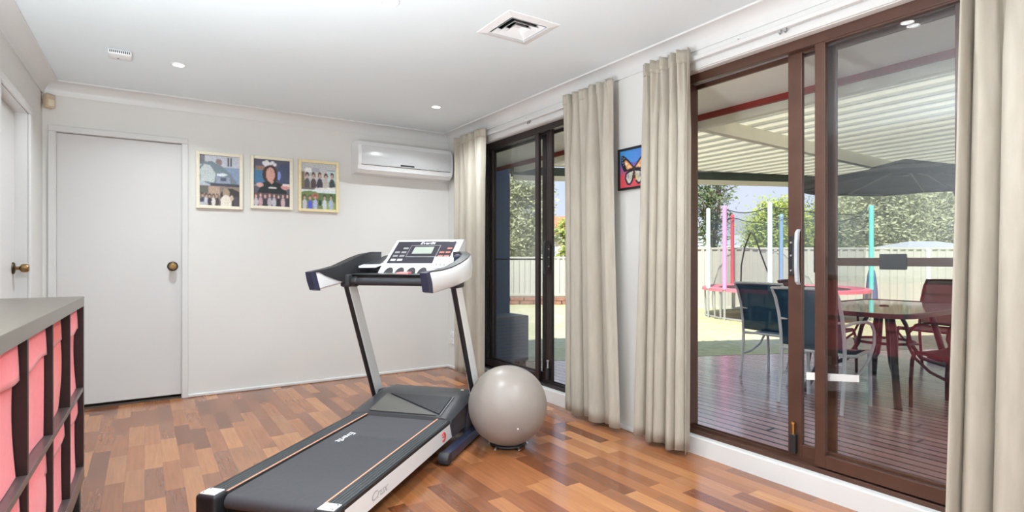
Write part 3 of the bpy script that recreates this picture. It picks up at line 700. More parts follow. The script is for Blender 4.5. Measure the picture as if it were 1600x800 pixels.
# cube shelf and its bins ----------------------------------------------------
sx1, sy1 = -.218, 3.039
P_ = .385; nC, DEP = 4, .385
sh = thing('cube_shelf', 'dark low cube shelf on legs holding coral storage bins', 'shelf', (sx1, sy1, 0), -math.radians(1.3))
ZT, ZB = .961, .20
Ls = nC * P_ + .03
MB().box((-DEP, -Ls, ZT - .042), (0, 0, ZT), .002).build('top_panel', M_shelf_top_lit, sh)
MB().box((-DEP, -Ls, ZB - .03), (0, 0, ZB + .035), .002).build('bottom_panel', M_shelf_sheen, sh)
for y in (0, -Ls + .036): MB().box((-DEP, y - .036, ZB + .035), (0, y, ZT - .042), .001).build('side_panel', M_shelf, sh)
zm = .565
for i in range(1, nC): MB().box((-DEP + .004, -.018 - i * P_ - .009, ZB + .035), (-.003, -.018 - i * P_ + .009, ZT - .042), .001).build('divider', M_shelf, sh)
MB().box((-DEP + .004, -Ls + .036, zm - .009), (-.001, -.036, zm + .009), .001).build('middle_shelf', M_shelf_sheen, sh)
MB().box((-DEP, -Ls + .036, ZB + .035), (-DEP + .004, -.036, ZT - .042)).build('back_panel', M_shelf, sh)
for x in (-.035, -DEP + .035):
    for y in (-.04, -Ls + .04): MB().box((x - .025, y - .025, 0), (x + .025, y + .025, ZB - .03), .003).build('leg', M_black, sh)
def bin_mesh(z0, z1, y0, y1, seed, m_, label, pull):
    """fabric box: slightly bellied front, wavy rim band folded over the front"""
    rnd = random.Random(seed); w = y1 - y0; h = z1 - z0; cx, cy = -.02, (y0 + y1) / 2
    M = Matrix.Rotation(-math.radians(1.3), 4, 'Z'); q = M @ Vector((cx, cy, 0)) + Vector((sx1, sy1, z0))
    t = thing('storage_bin', label, 'storage bin', q, -math.radians(1.3), 'coral fabric bins in the cube shelf')
    D = .33; rings = []; p1, p2 = rnd.uniform(0, 6), rnd.uniform(0, 6)
    for k in range(13):
        v = k / 12; z = h * v; r = []
        ww = w / 2 * (.955 + .012 * math.sin(3 * v + p1) + (.012 if v > .82 else 0)); bel = .010 * math.sin(PI * v) * math.sin(p2) + pull
        for (a, b) in [(i / 8, 0) for i in range(8)] + [(1, j / 6) for j in range(6)] + [(1 - i / 8, 1) for i in range(8)] + [(0, 1 - j / 6) for j in range(6)]:
            f = math.sin(PI * a) if b == 0 else 0
            r.append((bel * (1 - b) + .008 * f * math.sin(2 * v + p1) - D * b, -ww + 2 * ww * a, z))
        rings.append(r)
    m = MB(); m.loft(rings); m.build('body', m_, t, True, 60)
    rb = []
    for k in range(6):
        v = k / 5; z = h * (.74 + .262 * v); r = []
        ww = w / 2 * (.968 + .018 * math.sin(PI * v))
        for i in range(13):
            a = i / 12; r.append((pull + .003 + .004 * (1 - v) + .002 * math.sin(6 * a + p2), -ww + 2 * ww * a, z + .006 * math.sin(5 * a + p1) * (1 - v)))
        rb.append(r)
    m = MB(); m.loft(rb, False, False); o = m.build('folded_rim', m_, t, True, 60)
    s = o.modifiers.new('cloth_thickness', 'SOLIDIFY'); s.thickness = .003; s.offset = 0
ords = ['closest to the door end', 'second from the door end', 'third from the door end', 'fourth from the door end']
for i in range(nC):
    y1 = -.036 - i * P_ if i == 0 else -.018 - i * P_ - .012; y0 = -.018 - (i + 1) * P_ + .012 if i < nC - 1 else -Ls + .046
    bin_mesh(zm + .011, ZT - .052, y0, y1, 40 + i, M_bin2 if i == 1 else M_bin, ('salmon red' if i == 1 else 'coral pink') + ' fabric bin in the upper shelf row, ' + ords[i], -.004 if i != 1 else -.016)
    bin_mesh(ZB + .037, zm - .018, y0, y1, 60 + i, M_bin, 'coral pink fabric bin in the lower shelf row, ' + ords[i], -.006)

# exercise ball ---------------------------------------------------------------
BX, BY, BR = 1.833, 2.838, .237
t = thing('exercise_ball', 'large grey beige exercise ball beside the treadmill', 'exercise ball', (BX, BY, .004))
m = MB()
prof = []
for i in range(73):
    a = -PI / 2 + PI * i / 72; r = BR
    if abs(a) < .55 and i % 2 == 0: r -= .0007
    prof.append((max(1e-4, r * math.cos(a)), r * math.sin(a)))
vd = (Vector((0, 0, 1.12)) - Vector((BX, BY, .26))).normalized()
axis = Vector((vd.x * .97, vd.y * .97, vd.z + .02)).normalized()
Q = axis.to_track_quat('Z', 'Y').to_matrix().to_4x4()
m.lathe(prof, 72, Matrix.Translation((0, 0, BR)) @ Q); m.build('ball_skin', M_ball, t, True, 180)
# plug low on the side
d = Vector((-.289, -.896, -.3375)).normalized(); q = d.to_track_quat('Z', 'Y').to_matrix().to_4x4()
MB().lathe([(0, .0), (.006, .0), (.005, .004), (0, .005)], 16, Matrix.Translation(d * (BR - .001) + Vector((0, 0, BR))) @ q).build('air_plug', M_paper, t, True)
MB().lathe([(.016, .0), (.019, .0), (.019, .0015), (.016, .0015)], 24, Matrix.Translation(d * (BR - .002) + Vector((0, 0, BR))) @ q).build('plug_ring', M_ball, t, True)
t = thing('ball_stand', 'low ring stand under the exercise ball', 'stand', (BX, BY, 0))
MB().torus((0, 0, .014), .098, .008).build('ring', M_blackm, t, True)
for k in range(5):
    a = -.30 + k * 2 * PI / 5
    MB().tube([(.100 * math.cos(a), .100 * math.sin(a), .013), (.114 * math.cos(a), .114 * math.sin(a), .012), (.122 * math.cos(a), .122 * math.sin(a), .0)], [.006, .006, .008], 10).build('foot', M_chrome, t, True)
# ------------------------------------------------------------------ treadmill (x to the user's right, y towards the console)
TM = thing('treadmill', 'black and white folding treadmill standing diagonally on the timber floor', 'treadmill', (.436, 2.398, 0), -math.radians(48.5))
INC = .018
def zi(y, z): return z + INC * y
def ramp_box(m, x0, x1, y0, y1, z0, z1):
    m.hexa([(x0, y0, zi(y0, z0)), (x1, y0, zi(y0, z0)), (x1, y1, zi(y1, z0)), (x0, y1, zi(y1, z0)), (x0, y0, zi(y0, z1)), (x1, y0, zi(y0, z1)), (x1, y1, zi(y1, z1)), (x0, y1, zi(y1, z1))]); return m
# deck body and cross members
m = MB(); ramp_box(m, -.30, .30, .0, 1.28, .075, .118)
for y in (.3, .9): ramp_box(m, -.29, .29, y, y + .05, .045, .08)
m.build('deck_frame', M_black, TM)
m = MB(); R = .030
loop = [(y, .158) for y in [i * .1 for i in range(0, 13)]] + [(1.2 + R * math.sin(a), .158 - R + R * math.cos(a)) for a in [PI * k / 8 for k in range(1, 9)]] + [(y, .098) for y in (.9, .6, .3)] + [(-R * math.sin(a), .158 - R - R * math.cos(a)) for a in [PI * k / 8 for k in range(0, 8)]]
m.loft([[(x, y, zi(y, z)) for y, z in loop] for x in (-.219, .219)]); belt = m.build('running_belt', M_belt, TM, True, 40)
for s in (-1, 1):
    m = MB(); ramp_box(m, min(s * .228, s * .312), max(s * .228, s * .312), .0, 1.2, .118, .166)
    for k in range(5):
        x = s * (.240 + k * .0155); ramp_box(m, x - .003, x + .003, .0, 1.2, .166, .1675)
    m.build('side_rail', M_rail, TM)
    m = MB(); ramp_box(m, s * .2295 - .0035, s * .2295 + .0035, .0, 1.18, .1655, .1685); m.build('edge_stripe', M_orange, TM)
    m = MB(); ramp_box(m, min(s * .302, s * .318), max(s * .302, s * .318), .0, 1.26, .068, .15); o = m.build('side_panel', M_gloss, TM)
    m = MB(); ramp_box(m, min(s * .300, s * .3165), max(s * .300, s * .3165), .0, 1.26, .15, .166); m.build('side_trim', M_black, TM)
    # rear end caps with their adjuster bolts
    m = MB(); x0, x1 = min(s * .222, s * .322), max(s * .222, s * .322)
    m.box((x0, -.075, .045), (x1, .004, .172), .016, 3); cap = m.build('end_cap', M_black, TM, True)
    m = MB(); m.box((x0 + .014, -.062, .170), (x1 - .014, -.004, .1755), .002); m.build('cap_plate', M_gloss, cap)
    for yy in (-.052, -.014): MB().lathe([(0, 0), (.0035, 0), (.003, .002), (0, .002)], 10, Matrix.Translation((s * .297, yy, .175))).build('plate_screw', M_dark, cap)
    m = MB()
    for q in range(3): m.torus((s * .226, -.035, .105), .020 + q * .008, .0028, 20, 6, Matrix.Rotation(PI / 2, 4, 'Y'))
    m.build('roller_adjuster', M_blackm, cap, True)
    MB().lathe([(0, 0), (.024, 0), (.026, .01), (.022, .046), (0, .046)], 18, Matrix.Translation((s * .27, -.03, 0))).build('rubber_foot', M_blackm, cap, True)
# lettering on belt and panel
Mt = Matrix(((0, 1, 0, -.135), (-1, 0, 0, .74), (0, 0, 1, zi(.74, .1590)), (0, 0, 0, 1)))
text('belt_lettering', 'Everfit', .054, Mt, M_text, belt, .0004, .25, 1.15)
sp = [c for c in bpy.data.objects if c.parent == TM and c.name.startswith('side_panel')]
right_panel = sp[-1]
Mt = Matrix(((0, 0, 1, .3185), (1, 0, 0, .27), (0, 1, 0, zi(.27, .106)), (0, 0, 0, 1)))
text('panel_lettering', 'Crux', .052, Mt, M_textg, right_panel, .0004, .3, 1.3)
m = MB(); Rr = Matrix.Rotation(PI / 2, 4, 'Y')
m.torus((.3185, 1.0, zi(1., .11)), .022, .006, 20, 6, Rr, -.6, 4.2); m.box((.3181, .985, zi(1., .106)), (.3195, 1.015, zi(1., .113)))
m.build('panel_badge', M_red, right_panel)['label'] = 'small red badge'
# motor hood
m = MB()
def hood_ring(x, k, lift):
    return [(x, 1.115 - .02 * k, .165), (x, 1.13 - .02 * k, .192 + lift * .1), (x, 1.38, .222 + lift * .9), (x, 1.43, .232 + lift), (x, 1.54, .232 + lift), (x, 1.62, .17), (x, 1.64, .09), (x, 1.13, .09)]
m.loft([hood_ring(-.325, 1, .0), hood_ring(-.30, .8, .028), hood_ring(-.262, .2, .040), hood_ring(-.235, 0, .042), hood_ring(.235, 0, .042), hood_ring(.262, .2, .040), hood_ring(.30, .8, .028), hood_ring(.325, 1, .0)])
hood = m.build('motor_hood', M_hood, TM, True, 25)
def slope(x, t): # point on the rear slope, t 0 bottom .. 1 top
    y = 1.13 + (1.38 - 1.13) * t; return (x, y, .1962 + (.2598 - .1962) * t)
def up(p, d=.002): return (p[0], p[1] - d * .25, p[2] + d)
m = MB(); a, b, c_, d_ = slope(-.225, .06), slope(.215, .06), slope(.215, .2), slope(-.215, .93)
m.prism([up(a), up(b), up(d_)], (0, -.0008, .003)); m.build('hood_inset', M_hood2, hood)
m = MB(); m.prism([up(slope(.225, .12)), up(slope(.225, .93)), up(slope(-.19, .93))], (0, -.0008, .003)); m.build('hood_dark_inset', M_blackm, hood)
m = MB(); m.prism([up(slope(.236, .05)), up(slope(.241, .05)), up(slope(.241, .96)), up(slope(.236, .96))], (0, -.001, .004)); m.build('hood_seam', M_grey, hood)
m = MB()
for i in range(7):
    for j in range(3): m.lathe([(0, 0), (.004, 0), (.003, .003), (0, .003)], 6, Matrix.Translation((.10 + i * .016, 1.45 + j * .02, .2735)))
m.build('hood_dots', M_grey, hood)
MB().lathe([(0, 0), (.012, 0), (.010, .004), (0, .004)], 14, Matrix.Translation((.245, 1.50, .2715))).build('power_switch', M_ivory, hood)
# base frame on the floor
for s in (-1, 1):
    m = MB(); m.bar((s * .352, .96, .035), (s * .352, 1.70, .035), .055, .05, bev=.006)
    bt = m.build('base_tube', M_bluegrey, TM)
    MB().box((s * .352 - .030, 1.700, .006), (s * .352 + .030, 1.712, .066), .003).build('tube_plug', M_gloss, bt)
    m = MB(); m.lathe([(0, -.03), (.030, -.03), (.034, -.02), (.034, .02), (.030, .03), (0, .03)], 22, Matrix.Translation((s * .352, .935, .034)) @ Matrix.Rotation(PI / 2, 4, 'Y')); m.build('roller_wheel', M_blackm, bt, True)
    m = MB(); m.prism([(s * .318, 1.32, .05), (s * .318, 1.70, .05), (s * .318, 1.68, .14), (s * .318, 1.56, .25), (s * .318, 1.46, .255), (s * .318, 1.36, .17)], (s * .014, 0, 0)); m.build('upright_bracket', M_bluegrey, TM)
    # uprights: flat oval posts leaning back to the user
    P0, P1 = Vector((s * .352, 1.555, .06)), Vector((s * .345, 1.115, .985)); dirv = (P1 - P0).normalized()
    fw = Vector((1, 0, 0)).cross(dirv).normalized()
    def sect(p, hw, hd, n=20): return [p + Vector((1, 0, 0)) * (hw * math.copysign(abs(math.cos(2 * PI * k / n)) ** .6, math.cos(2 * PI * k / n))) + fw * (hd * math.copysign(abs(math.sin(2 * PI * k / n)) ** .6, math.sin(2 * PI * k / n))) for k in range(n)]
    m = MB(); m.loft([sect(P0, .018, .058), sect(P1, .018, .052)]); u = m.build('upright', M_black, TM, True, 50)
    m = MB()
    for q in (-1, 1):
        off = Vector((q * .0170, 0, 0)); m.loft([sect(P0 + off, .0035, .047), sect(P1 + off, .0035, .042)])
    m.build('upright_cover', M_gloss, u, True, 50)['label'] = 'white cover strip'
m = MB(); m.bar((-.38, 1.66, .035), (.38, 1.66, .035), .05, .05, bev=.005); m.build('base_cross_bar', M_black, TM)
# handrail arms
def arm(s):
    st = .685 if s > 0 else .735
    path = [(.352, st, .950, 1.052), (.356, st + .05, .945, 1.057), (.362, .85, .953, 1.062), (.370, .98, .965, 1.078), (.378, 1.08, .976, 1.100), (.380, 1.18, .990, 1.125), (.366, 1.27, 1.005, 1.15), (.325, 1.335, 1.03, 1.165), (.262, 1.365, 1.06, 1.165)]
    n = len(path); ro, ri, tops = [], [], []
    for i, (x, y, z0, z1) in enumerate(path):
        a = Vector(path[max(0, i - 1)][:2]); b = Vector(path[min(n - 1, i + 1)][:2]); t = (b - a).normalized(); nr = Vector((t.y, -t.x))
        th = .022 + .012 * min(1, i / 4)
        c0 = Vector((x, y)); o_, i_ = c0 + nr * th * .6, c0 - nr * th
        f = lambda v, z: (s * v.x, v.y + (1.06 - z) * .40 * max(0, 1 - i / 2.), z)
        lean = nr * .006
        ro.append([f(o_, z0 + .012), f(o_ + nr * .006, (z0 + z1) / 2), f(o_, z1 - .010), f(c0 + nr * th * .3, z1), f(i_ + nr * .004, z1 - .002), f(i_, z1 - .016), f(i_, z0 + .016), f(c0, z0)])
        tops.append([f(o_ - nr * .006, z1 - .001), f(o_ - nr * .006, z1 + .004), f(i_ + nr * .002, z1 + .004), f(i_ + nr * .002, z1 - .004)])
    m = MB(); m.loft(ro); o = m.build('handrail', M_gloss, TM, True, 50)
    m = MB(); m.loft(tops); m.build('rail_top_pad', M_black, o, True, 50)
    m = MB(); x, y, z0, z1 = path[0]
    e0 = [(s * (x + dx), y - .030 + (1.06 - z) * .40, z) for dx, z in ((.012, z0 + .004), (.016, (z0 + z1) / 2), (.012, z1), (-.022, z1), (-.024, z0 + .006))]
    e1 = [(s * (x + dx), y + .010 + (1.06 - z) * .40, z) for dx, z in ((.016, z0 - .003), (.021, (z0 + z1) / 2), (.016, z1 + .005), (-.026, z1 + .005), (-.028, z0 - .002))]
    m.loft([e0, e1]); m.build('end_grip', M_bluegrey, o, True, 40)
    li = []
    for i, (x, y, z0, z1) in enumerate(path):
        a = Vector(path[max(0, i - 1)][:2]); b = Vector(path[min(n - 1, i + 1)][:2]); t = (b - a).normalized(); nr = Vector((t.y, -t.x))
        th = .022 + .012 * min(1, i / 4) + .004; q = Vector((x, y)) - nr * th; fr = (.03, .10, .35, .75, 1., 1.02, 1.02, 1.02, 1.02)[i]
        zl = z1 + .004 - fr * (z1 - z0)
        li.append([(s * q.x, q.y, zl), (s * q.x, q.y, z1 + .004), (s * (q.x + nr.x * .004), q.y + nr.y * .004, z1 + .004), (s * (q.x + nr.x * .004), q.y + nr.y * .004, zl)])
    m = MB(); m.loft(li); m.build('inner_liner', M_blackm, o, True, 50)['label'] = 'dark grey inner lining'
    # the black socket the upright slides into
    m = MB(); m.box((s * .345 - .030, 1.06, .955), (s * .345 + .030, 1.19, 1.03), .012); m.build('upright_socket', M_blackm, o, True)
    return o
arm(-1); arm(1)
m = MB(); m.tube([(-.345, 1.10, .987), (.345, 1.10, .987)], .023, 16); o = m.build('cross_tube', M_blackm, TM, True)
for s in (-1, 1): MB().lathe([(0, 0), (.030, 0), (.031, .03), (.026, .04), (0, .04)], 18, Matrix.Translation((s * .315, 1.10, .987)) @ Matrix.Rotation(-s * PI / 2, 4, 'Y')).build('tube_collar', M_black, o, True)
# console
m = MB(); m.loft([[(x, 1.12, 1.012), (x, 1.10, 1.030), (x, 1.21, 1.037), (x, 1.40, 1.05), (x, 1.40, 1.02), (x, 1.3, 1.000)] for x in (-.335, .335)]); tray = m.build('console_tray', M_blackm, TM, True, 30)
cx0, cx1 = -.205, .262
sl = lambda x, t, d=0.: (x, 1.275 + .20 * t - .62 * d, 1.088 + .158 * t + .78 * d)
m = MB()
m.loft([[(x, 1.212, 1.036), (x, 1.266, 1.086), sl(x, .0), sl(x, 1.0), (x, 1.498, 1.250), (x, 1.525, 1.235), (x, 1.47, 1.08), (x, 1.38, 1.035)] for x in (cx0, cx0 + .012, cx1 - .012, cx1)])
con = m.build('console', M_gloss, TM, True, 30)
def plate(name, x0, x1, t0, t1, d, mt, par, sk=0.): 
    m = MB(); m.hexa([sl(x0, t0, d), sl(x1, t0, d), sl(x1 - sk, t1, d), sl(x0 + sk, t1, d), sl(x0, t0, d + .0025), sl(x1, t0, d + .0025), sl(x1 - sk, t1, d + .0025), sl(x0 + sk, t1, d + .0025)]); return m.build(name, mt, par)
pn = plate('display_panel', cx0 + .022, cx1 - .038, .05, .93, .0005, M_panel, con)
plate('screen_border', -.075, .130, .28, .76, .003, M_keys, pn); plate('screen_surround', -.071, .126, .305, .735, .004, M_panel, pn); plate('lcd_screen', -.042, .092, .40, .68, .0055, M_screen, pn)
for j, t in enumerate((.13, .29, .44, .60)):
    for i in range(2):
        if j == 3 and i == 0: continue
        plate('key', -.165 + i * .045, -.132 + i * .045, t, t + .07, .003, M_keys if j else M_text, pn)
        plate('key', .142 + i * .042, .174 + i * .042, t, t + .06, .003, M_keysr, pn)
nrm = Vector((0, -.62, .78)); upv = Vector((0, .785, .62))
o3 = Vector(sl(.03, .85, .0035)); Mt = Matrix(((1, upv.x, nrm.x, o3.x), (0, upv.y, nrm.y, o3.y), (0, upv.z, nrm.z, o3.z), (0, 0, 0, 1)))
text('console_lettering', 'Everfit', .036, Mt, M_text, pn, .0004, .2, 1.1)
# row of four grip windows below the panel
for k in range(4):
    x = -.135 + k * .075; m = MB()
    pts = [(x + .030 * math.cos(PI * q / 10), 1.2115 + .036 * math.sin(PI * q / 10), 1.0372 + .0333 * math.sin(PI * q / 10)) for q in range(11)]
    m.prism(pts, (0, -.0016, .0016)); m.build('grip_window', M_hood, con)
# left wing: bottle pocket and speaker
m = MB(); m.hexa([(-.325, 1.19, 1.068), (-.208, 1.19, 1.07), (-.208, 1.34, 1.095), (-.325, 1.34, 1.095), (-.325, 1.19, 1.080), (-.208, 1.19, 1.082), (-.208, 1.34, 1.107), (-.325, 1.34, 1.107)]); m.build('wing_tray', M_gloss, con)
m = MB(); m.prism([(-.325, 1.235, 1.085), (-.212, 1.235, 1.086), (-.212, 1.40, 1.150), (-.245, 1.36, 1.14)], (0, .012, .004)); m.build('speaker_grille', M_hood, con)
m = MB(); m.hexa([(.262, 1.13, 1.058), (.33, 1.13, 1.058), (.33, 1.30, 1.09), (.262, 1.30, 1.09), (.262, 1.13, 1.068), (.33, 1.13, 1.068), (.33, 1.30, 1.10), (.262, 1.30, 1.10)]); m.build('wing_tray', M_gloss, con)
m = MB(); m.lathe([(0, 0), (.026, 0), (.028, .02), (.02, .055), (0, .06)], 18, Matrix.Translation((.300, 1.285, 1.095)) @ Matrix.Rotation(.5, 4, 'X')); m.build('bottle_stop', M_bluegrey, con, True)
m = MB(); m.hexa([(-.15, 1.105, 1.030), (.03, 1.105, 1.030), (.03, 1.20, 1.036), (-.15, 1.20, 1.036), (-.15, 1.105, 1.033), (.03, 1.105, 1.033), (.03, 1.20, 1.039), (-.15, 1.20, 1.039)]); m.build('tray_label', M_hood2, tray)
m = MB(); m.hexa([(-.03, 1.115, 1.031), (.04, 1.125, 1.032), (.045, 1.165, 1.035), (-.02, 1.155, 1.034), (-.03, 1.115, 1.043), (.04, 1.125, 1.044), (.045, 1.165, 1.047), (-.02, 1.155, 1.046)]); m.build('safety_clip', M_pink, tray)['label'] = 'pink red safety clip'
# white card leaning on the console
def tm_world(p): return TM.matrix_basis @ Vector(p)
TMm = Matrix.Translation((.436, 2.398, 0)) @ Matrix.Rotation(-math.radians(48.5), 4, 'Z')
t = thing('paper_card', 'small white card leaning on the treadmill console', 'card', TMm @ Vector((.198, 1.232, 1.070)), -math.radians(48.5))
m = MB(); m.hexa([(-.058, 0, 0), (.058, 0, 0), (.050, .048, .066), (-.050, .048, .066), (-.058, -.002, .0015), (.058, -.002, .0015), (.050, .046, .0675), (-.050, .046, .0675)]); m.build('sheet', M_paper, t)
m = MB()
for k in range(3): 
    x = -.032 + k * .026; m.hexa([(x, .006, .0105), (x + .012, .006, .0105), (x + .012, .017, .0255), (x, .017, .0255), (x, .0048, .0115), (x + .012, .0048, .0115), (x + .012, .0158, .0265), (x, .0158, .0265)])
m.build('printed_marks', M_keys, t)
# ------------------------------------------------------------------ outdoors
ZG = -.10
struct(MB().box((-40, -40, ZG - .1), (60, 60, ZG)).build('lawn', M_lawn), 'dry yellow green lawn beyond the deck', 'lawn')
def edge(x, k): return k - .4379 * x
XO = XR + .18
struct(MB().box((-9, -14, ZG), (9, YF - .15, -.01)).build('floor_bounce', M_bounce_ground), 'added pale ground behind the viewer bouncing sunlight to the ceiling')  # unseen pale ground added to throw sunlight up through the opening
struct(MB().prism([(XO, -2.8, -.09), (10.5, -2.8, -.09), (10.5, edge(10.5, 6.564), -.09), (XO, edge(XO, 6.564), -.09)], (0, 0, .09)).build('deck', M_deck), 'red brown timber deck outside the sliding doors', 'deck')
struct(MB().prism([(XO, edge(XO, 6.564), ZG), (10.5, edge(10.5, 6.564), ZG), (10.5, edge(10.5, 6.60), ZG), (XO, edge(XO, 6.60), ZG)], (0, 0, .098)).build('trim_8', M_bark), 'dark edge board of the deck')
# eaves
struct(MB().box((XO, -3.2, 2.165), (3.35, 5.62, 2.185)).box((-1.3, -3.2, 2.52), (3.40, 5.7, 2.60)).build('ceiling_eaves', M_soffit), 'cream eaves lining above the doors')
struct(MB().box((3.35, -3.2, 2.125), (3.372, 5.62, 2.52)).build('trim_9', M_fascia), 'red brown fascia board of the eaves')
struct(MB().box((XO, 5.45, ZG), (3.55, 5.62, 2.52)).build('wall_return', M_extwall), 'blue grey outside wall beyond the far sliding door')
# patio roof
pr = struct(thing('patio_roof', 'cream ribbed patio roof over the deck', 'patio roof', (3.4, 0, 2.08)))
def rz(x): return -.017 * (x - 3.45)
m = MB(); x = .06; pitch = .19
while x < 6.0:
    X = 3.4 + x; y1 = edge(X + .2, 6.74); z = .105 + rz(X); w = .125
    pts = [(x, z), (x + w, z), (x + w + .012, z + .055), (x + pitch - .012, z + .055), (x + pitch, z)]
    pts = pts + [(a, b + .003) for a, b in reversed(pts)]
    m.prism([(a, -3.2, b) for a, b in pts], (0, 3.2 + y1, 0)); x += pitch
m.build('roof_sheet', M_roofsheet, pr)
MB().box((.0, -3.2, 0), (.055, 5.25, .10)).build('back_channel', M_roofsheet, pr)
for y in (2.70, -.2, -2.6):
    xe = min(6.1, (6.70 - y) / .4379 - 3.4)
    m = MB(); z1 = rz(3.4 + xe)
    m.hexa([(.055, y - .03, .0), (xe, y - .03, z1), (xe, y + .03, z1), (.055, y + .03, .0), (.055, y - .03, .105), (xe, y - .03, z1 + .105), (xe, y + .03, z1 + .105), (.055, y + .03, .105)])
    m.build('rafter', M_rafter, pr)
bm_ = MB(); bm_.bar((.0, edge(3.4, 6.64), -.055), (6.0, edge(9.4, 6.64), -.055), .06, .05); bm_.build('edge_beam', M_rafter, pr)
bm_ = MB(); bm_.bar((.0, edge(3.4, 6.62), .100), (6.0, edge(9.4, 6.62), .085), .05, .04); bm_.build('edge_plate', M_rafter, pr)
bm_ = MB(); bm_.bar((.0, edge(3.4, 6.68), .016), (6.0, edge(9.4, 6.68), .010), .10, .10); bm_.build('gutter', M_gutter, pr)
for X in (9.3,):
    MB().box((X - 3.4 - .045, edge(X, 6.62) - .045, -2.08), (X - 3.4 + .045, edge(X, 6.62) + .045, -.08)).build('post', M_rafter, pr)

# outdoor chairs ------------------------------------------------------------
def make_chair(label, fr=None, sw=None):
    fr = fr or M_chair; sw = sw or M_sling
    t = thing('outdoor_chair', label, 'chair', (0, 0, 0), 0, 'sling chairs around the outdoor table')
    for s in (-1, 1):
        y = s * .235
        m = MB(); m.tube([(-.225, y, 0), (-.205, y, .12), (-.180, y, .30), (-.175, y, .42)], .0135, 10); m.build('leg', fr, t, True)
        m = MB(); m.tube([(.235, y, 0), (.235, y, .20), (.225, y, .36), (.205, y, .425)], .0135, 10); m.build('leg', fr, t, True)
        m = MB(); m.tube([(-.175, y, .42), (-.185, y, .55), (-.215, y, .70), (-.265, y, .83), (-.32, y, .905)], [.0135] * 4 + [.011], 10); m.build('back_post', fr, t, True)
        m = MB(); m.tube([(-.20, y * 1.02, .635), (-.10, y * 1.10, .655), (.08, y * 1.13, .655), (.18, y * 1.13, .63), (.235, y * 1.12, .565), (.245, y * 1.10, .48), (.20, y * 1.06, .38), (.10, y * 1.02, .29), (-.04, y, .235), (-.19, y, .22)], .011, 10); m.build('arm', fr, t, True)
        m = MB(); m.tube([(-.175, y, .42), (.0, y, .40), (.205, y, .425)], .0125, 10); m.build('seat_rail', fr, t, True)
    for x, z in ((-.205, .66), (-.178, .425), (.20, .41)): MB().tube([(x, -.235, z), (x, .235, z)], .0105, 8).build('cross_bar', fr, t, True)
    m = MB(); m.tube([(-.318, -.235, .90), (-.332, -.12, .905), (-.332, .12, .905), (-.318, .235, .90)], .011, 8); m.build('top_bar', fr, t, True)
    bk = [(-.172, .455), (-.180, .55), (-.209, .70), (-.259, .83), (-.317, .905)]
    m = MB(); m.loft([[(x - .004, -.228, z), (x - .004 - .016, -.08, z), (x - .004 - .016, .08, z), (x - .004, .228, z)] for x, z in bk], False, False); o = m.build('back_sling', sw, t, True, 80)
    q = o.modifiers.new('weave_thickness', 'SOLIDIFY'); q.thickness = .003
    st = [(-.172, .43), (-.08, .415), (.04, .408), (.15, .418), (.212, .428)]
    m = MB(); m.loft([[(x, -.228, z), (x, -.08, z - .014), (x, .08, z - .014), (x, .228, z)] for x, z in st], False, False); o = m.build('seat_sling', sw, t, True, 80)
    q = o.modifiers.new('weave_thickness', 'SOLIDIFY'); q.thickness = .003
    return t
ch0 = make_chair('silver framed teal sling chair standing alone at the lawn end of the deck')
def put(o, x, y, rz, label=None):
    o.location = (x, y, 0); o.rotation_euler = (0, 0, rz)
    if label: o['label'] = label
put(ch0, 5.00, 3.045, .0)
put(copy_tree(ch0), 4.40, 2.30, .03, 'teal sling chair nearest the door, its back towards the room')
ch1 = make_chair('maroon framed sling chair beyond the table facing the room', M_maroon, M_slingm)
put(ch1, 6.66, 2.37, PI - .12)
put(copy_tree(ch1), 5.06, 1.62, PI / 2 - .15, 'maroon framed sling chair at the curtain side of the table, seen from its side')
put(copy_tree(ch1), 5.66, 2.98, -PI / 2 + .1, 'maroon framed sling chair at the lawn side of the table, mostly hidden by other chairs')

# outdoor table ---------------------------------------------------------------
t = thing('outdoor_table', 'dark glass topped outdoor table on four curved legs', 'table', (5.33, 2.27, 0))
def rrect(hx, hy, r, n=8):
    out = []
    for cx, cy, a in ((hx - r, hy - r, 0), (-hx + r, hy - r, PI / 2), (-hx + r, -hy + r, PI), (hx - r, -hy + r, 1.5 * PI)):
        out += [(cx + r * math.cos(a + PI / 2 * k / n), cy + r * math.sin(a + PI / 2 * k / n)) for k in range(n + 1)]
    return out
m = MB(); m.prism([(x, y, .712) for x, y in rrect(.82, .485, .16)], (0, 0, .008)); tp = m.build('glass_top', M_tabletop, t)
m = MB(); A = rrect(.835, .50, .17); B = rrect(.80, .465, .15)
m.loft([[(x, y, .690) for x, y in A], [(x, y, .724) for x, y in A], [(x, y, .724) for x, y in B], [(x, y, .690) for x, y in B], [(x, y, .690) for x, y in A]], True, False); m.build('rim', M_tframe, t)
MB().torus((0, 0, .722), .030, .006, 24, 8).lathe([(0, .7203), (.03, .7203), (.03, .722), (0, .722)], 20).build('parasol_hole', M_black, tp, True)
for sx in (-1, 1):
    for sy in (-1, 1):
        m = MB(); m.tube([(sx * .36, sy * .20, .70), (sx * .40, sy * .24, .5), (sx * .46, sy * .27, .3), (sx * .55, sy * .32, .12), (sx * .62, sy * .36, 0)], [.026, .026, .026, .026, .028], 12); lg = m.build('leg', M_tframe, t, True)
        m = MB(); m.tube([(sx * .10, sy * .06, .69), (sx * .17, sy * .10, .55), (sx * .20, sy * .12, .40), (sx * .28, sy * .17, .27), (sx * .50, sy * .29, .19)], .017, 10); m.build('curved_brace', M_tframe, lg, True)
MB().torus((0, 0, .42), .22, .012, 28, 8).build('brace_ring', M_tframe, t, True)

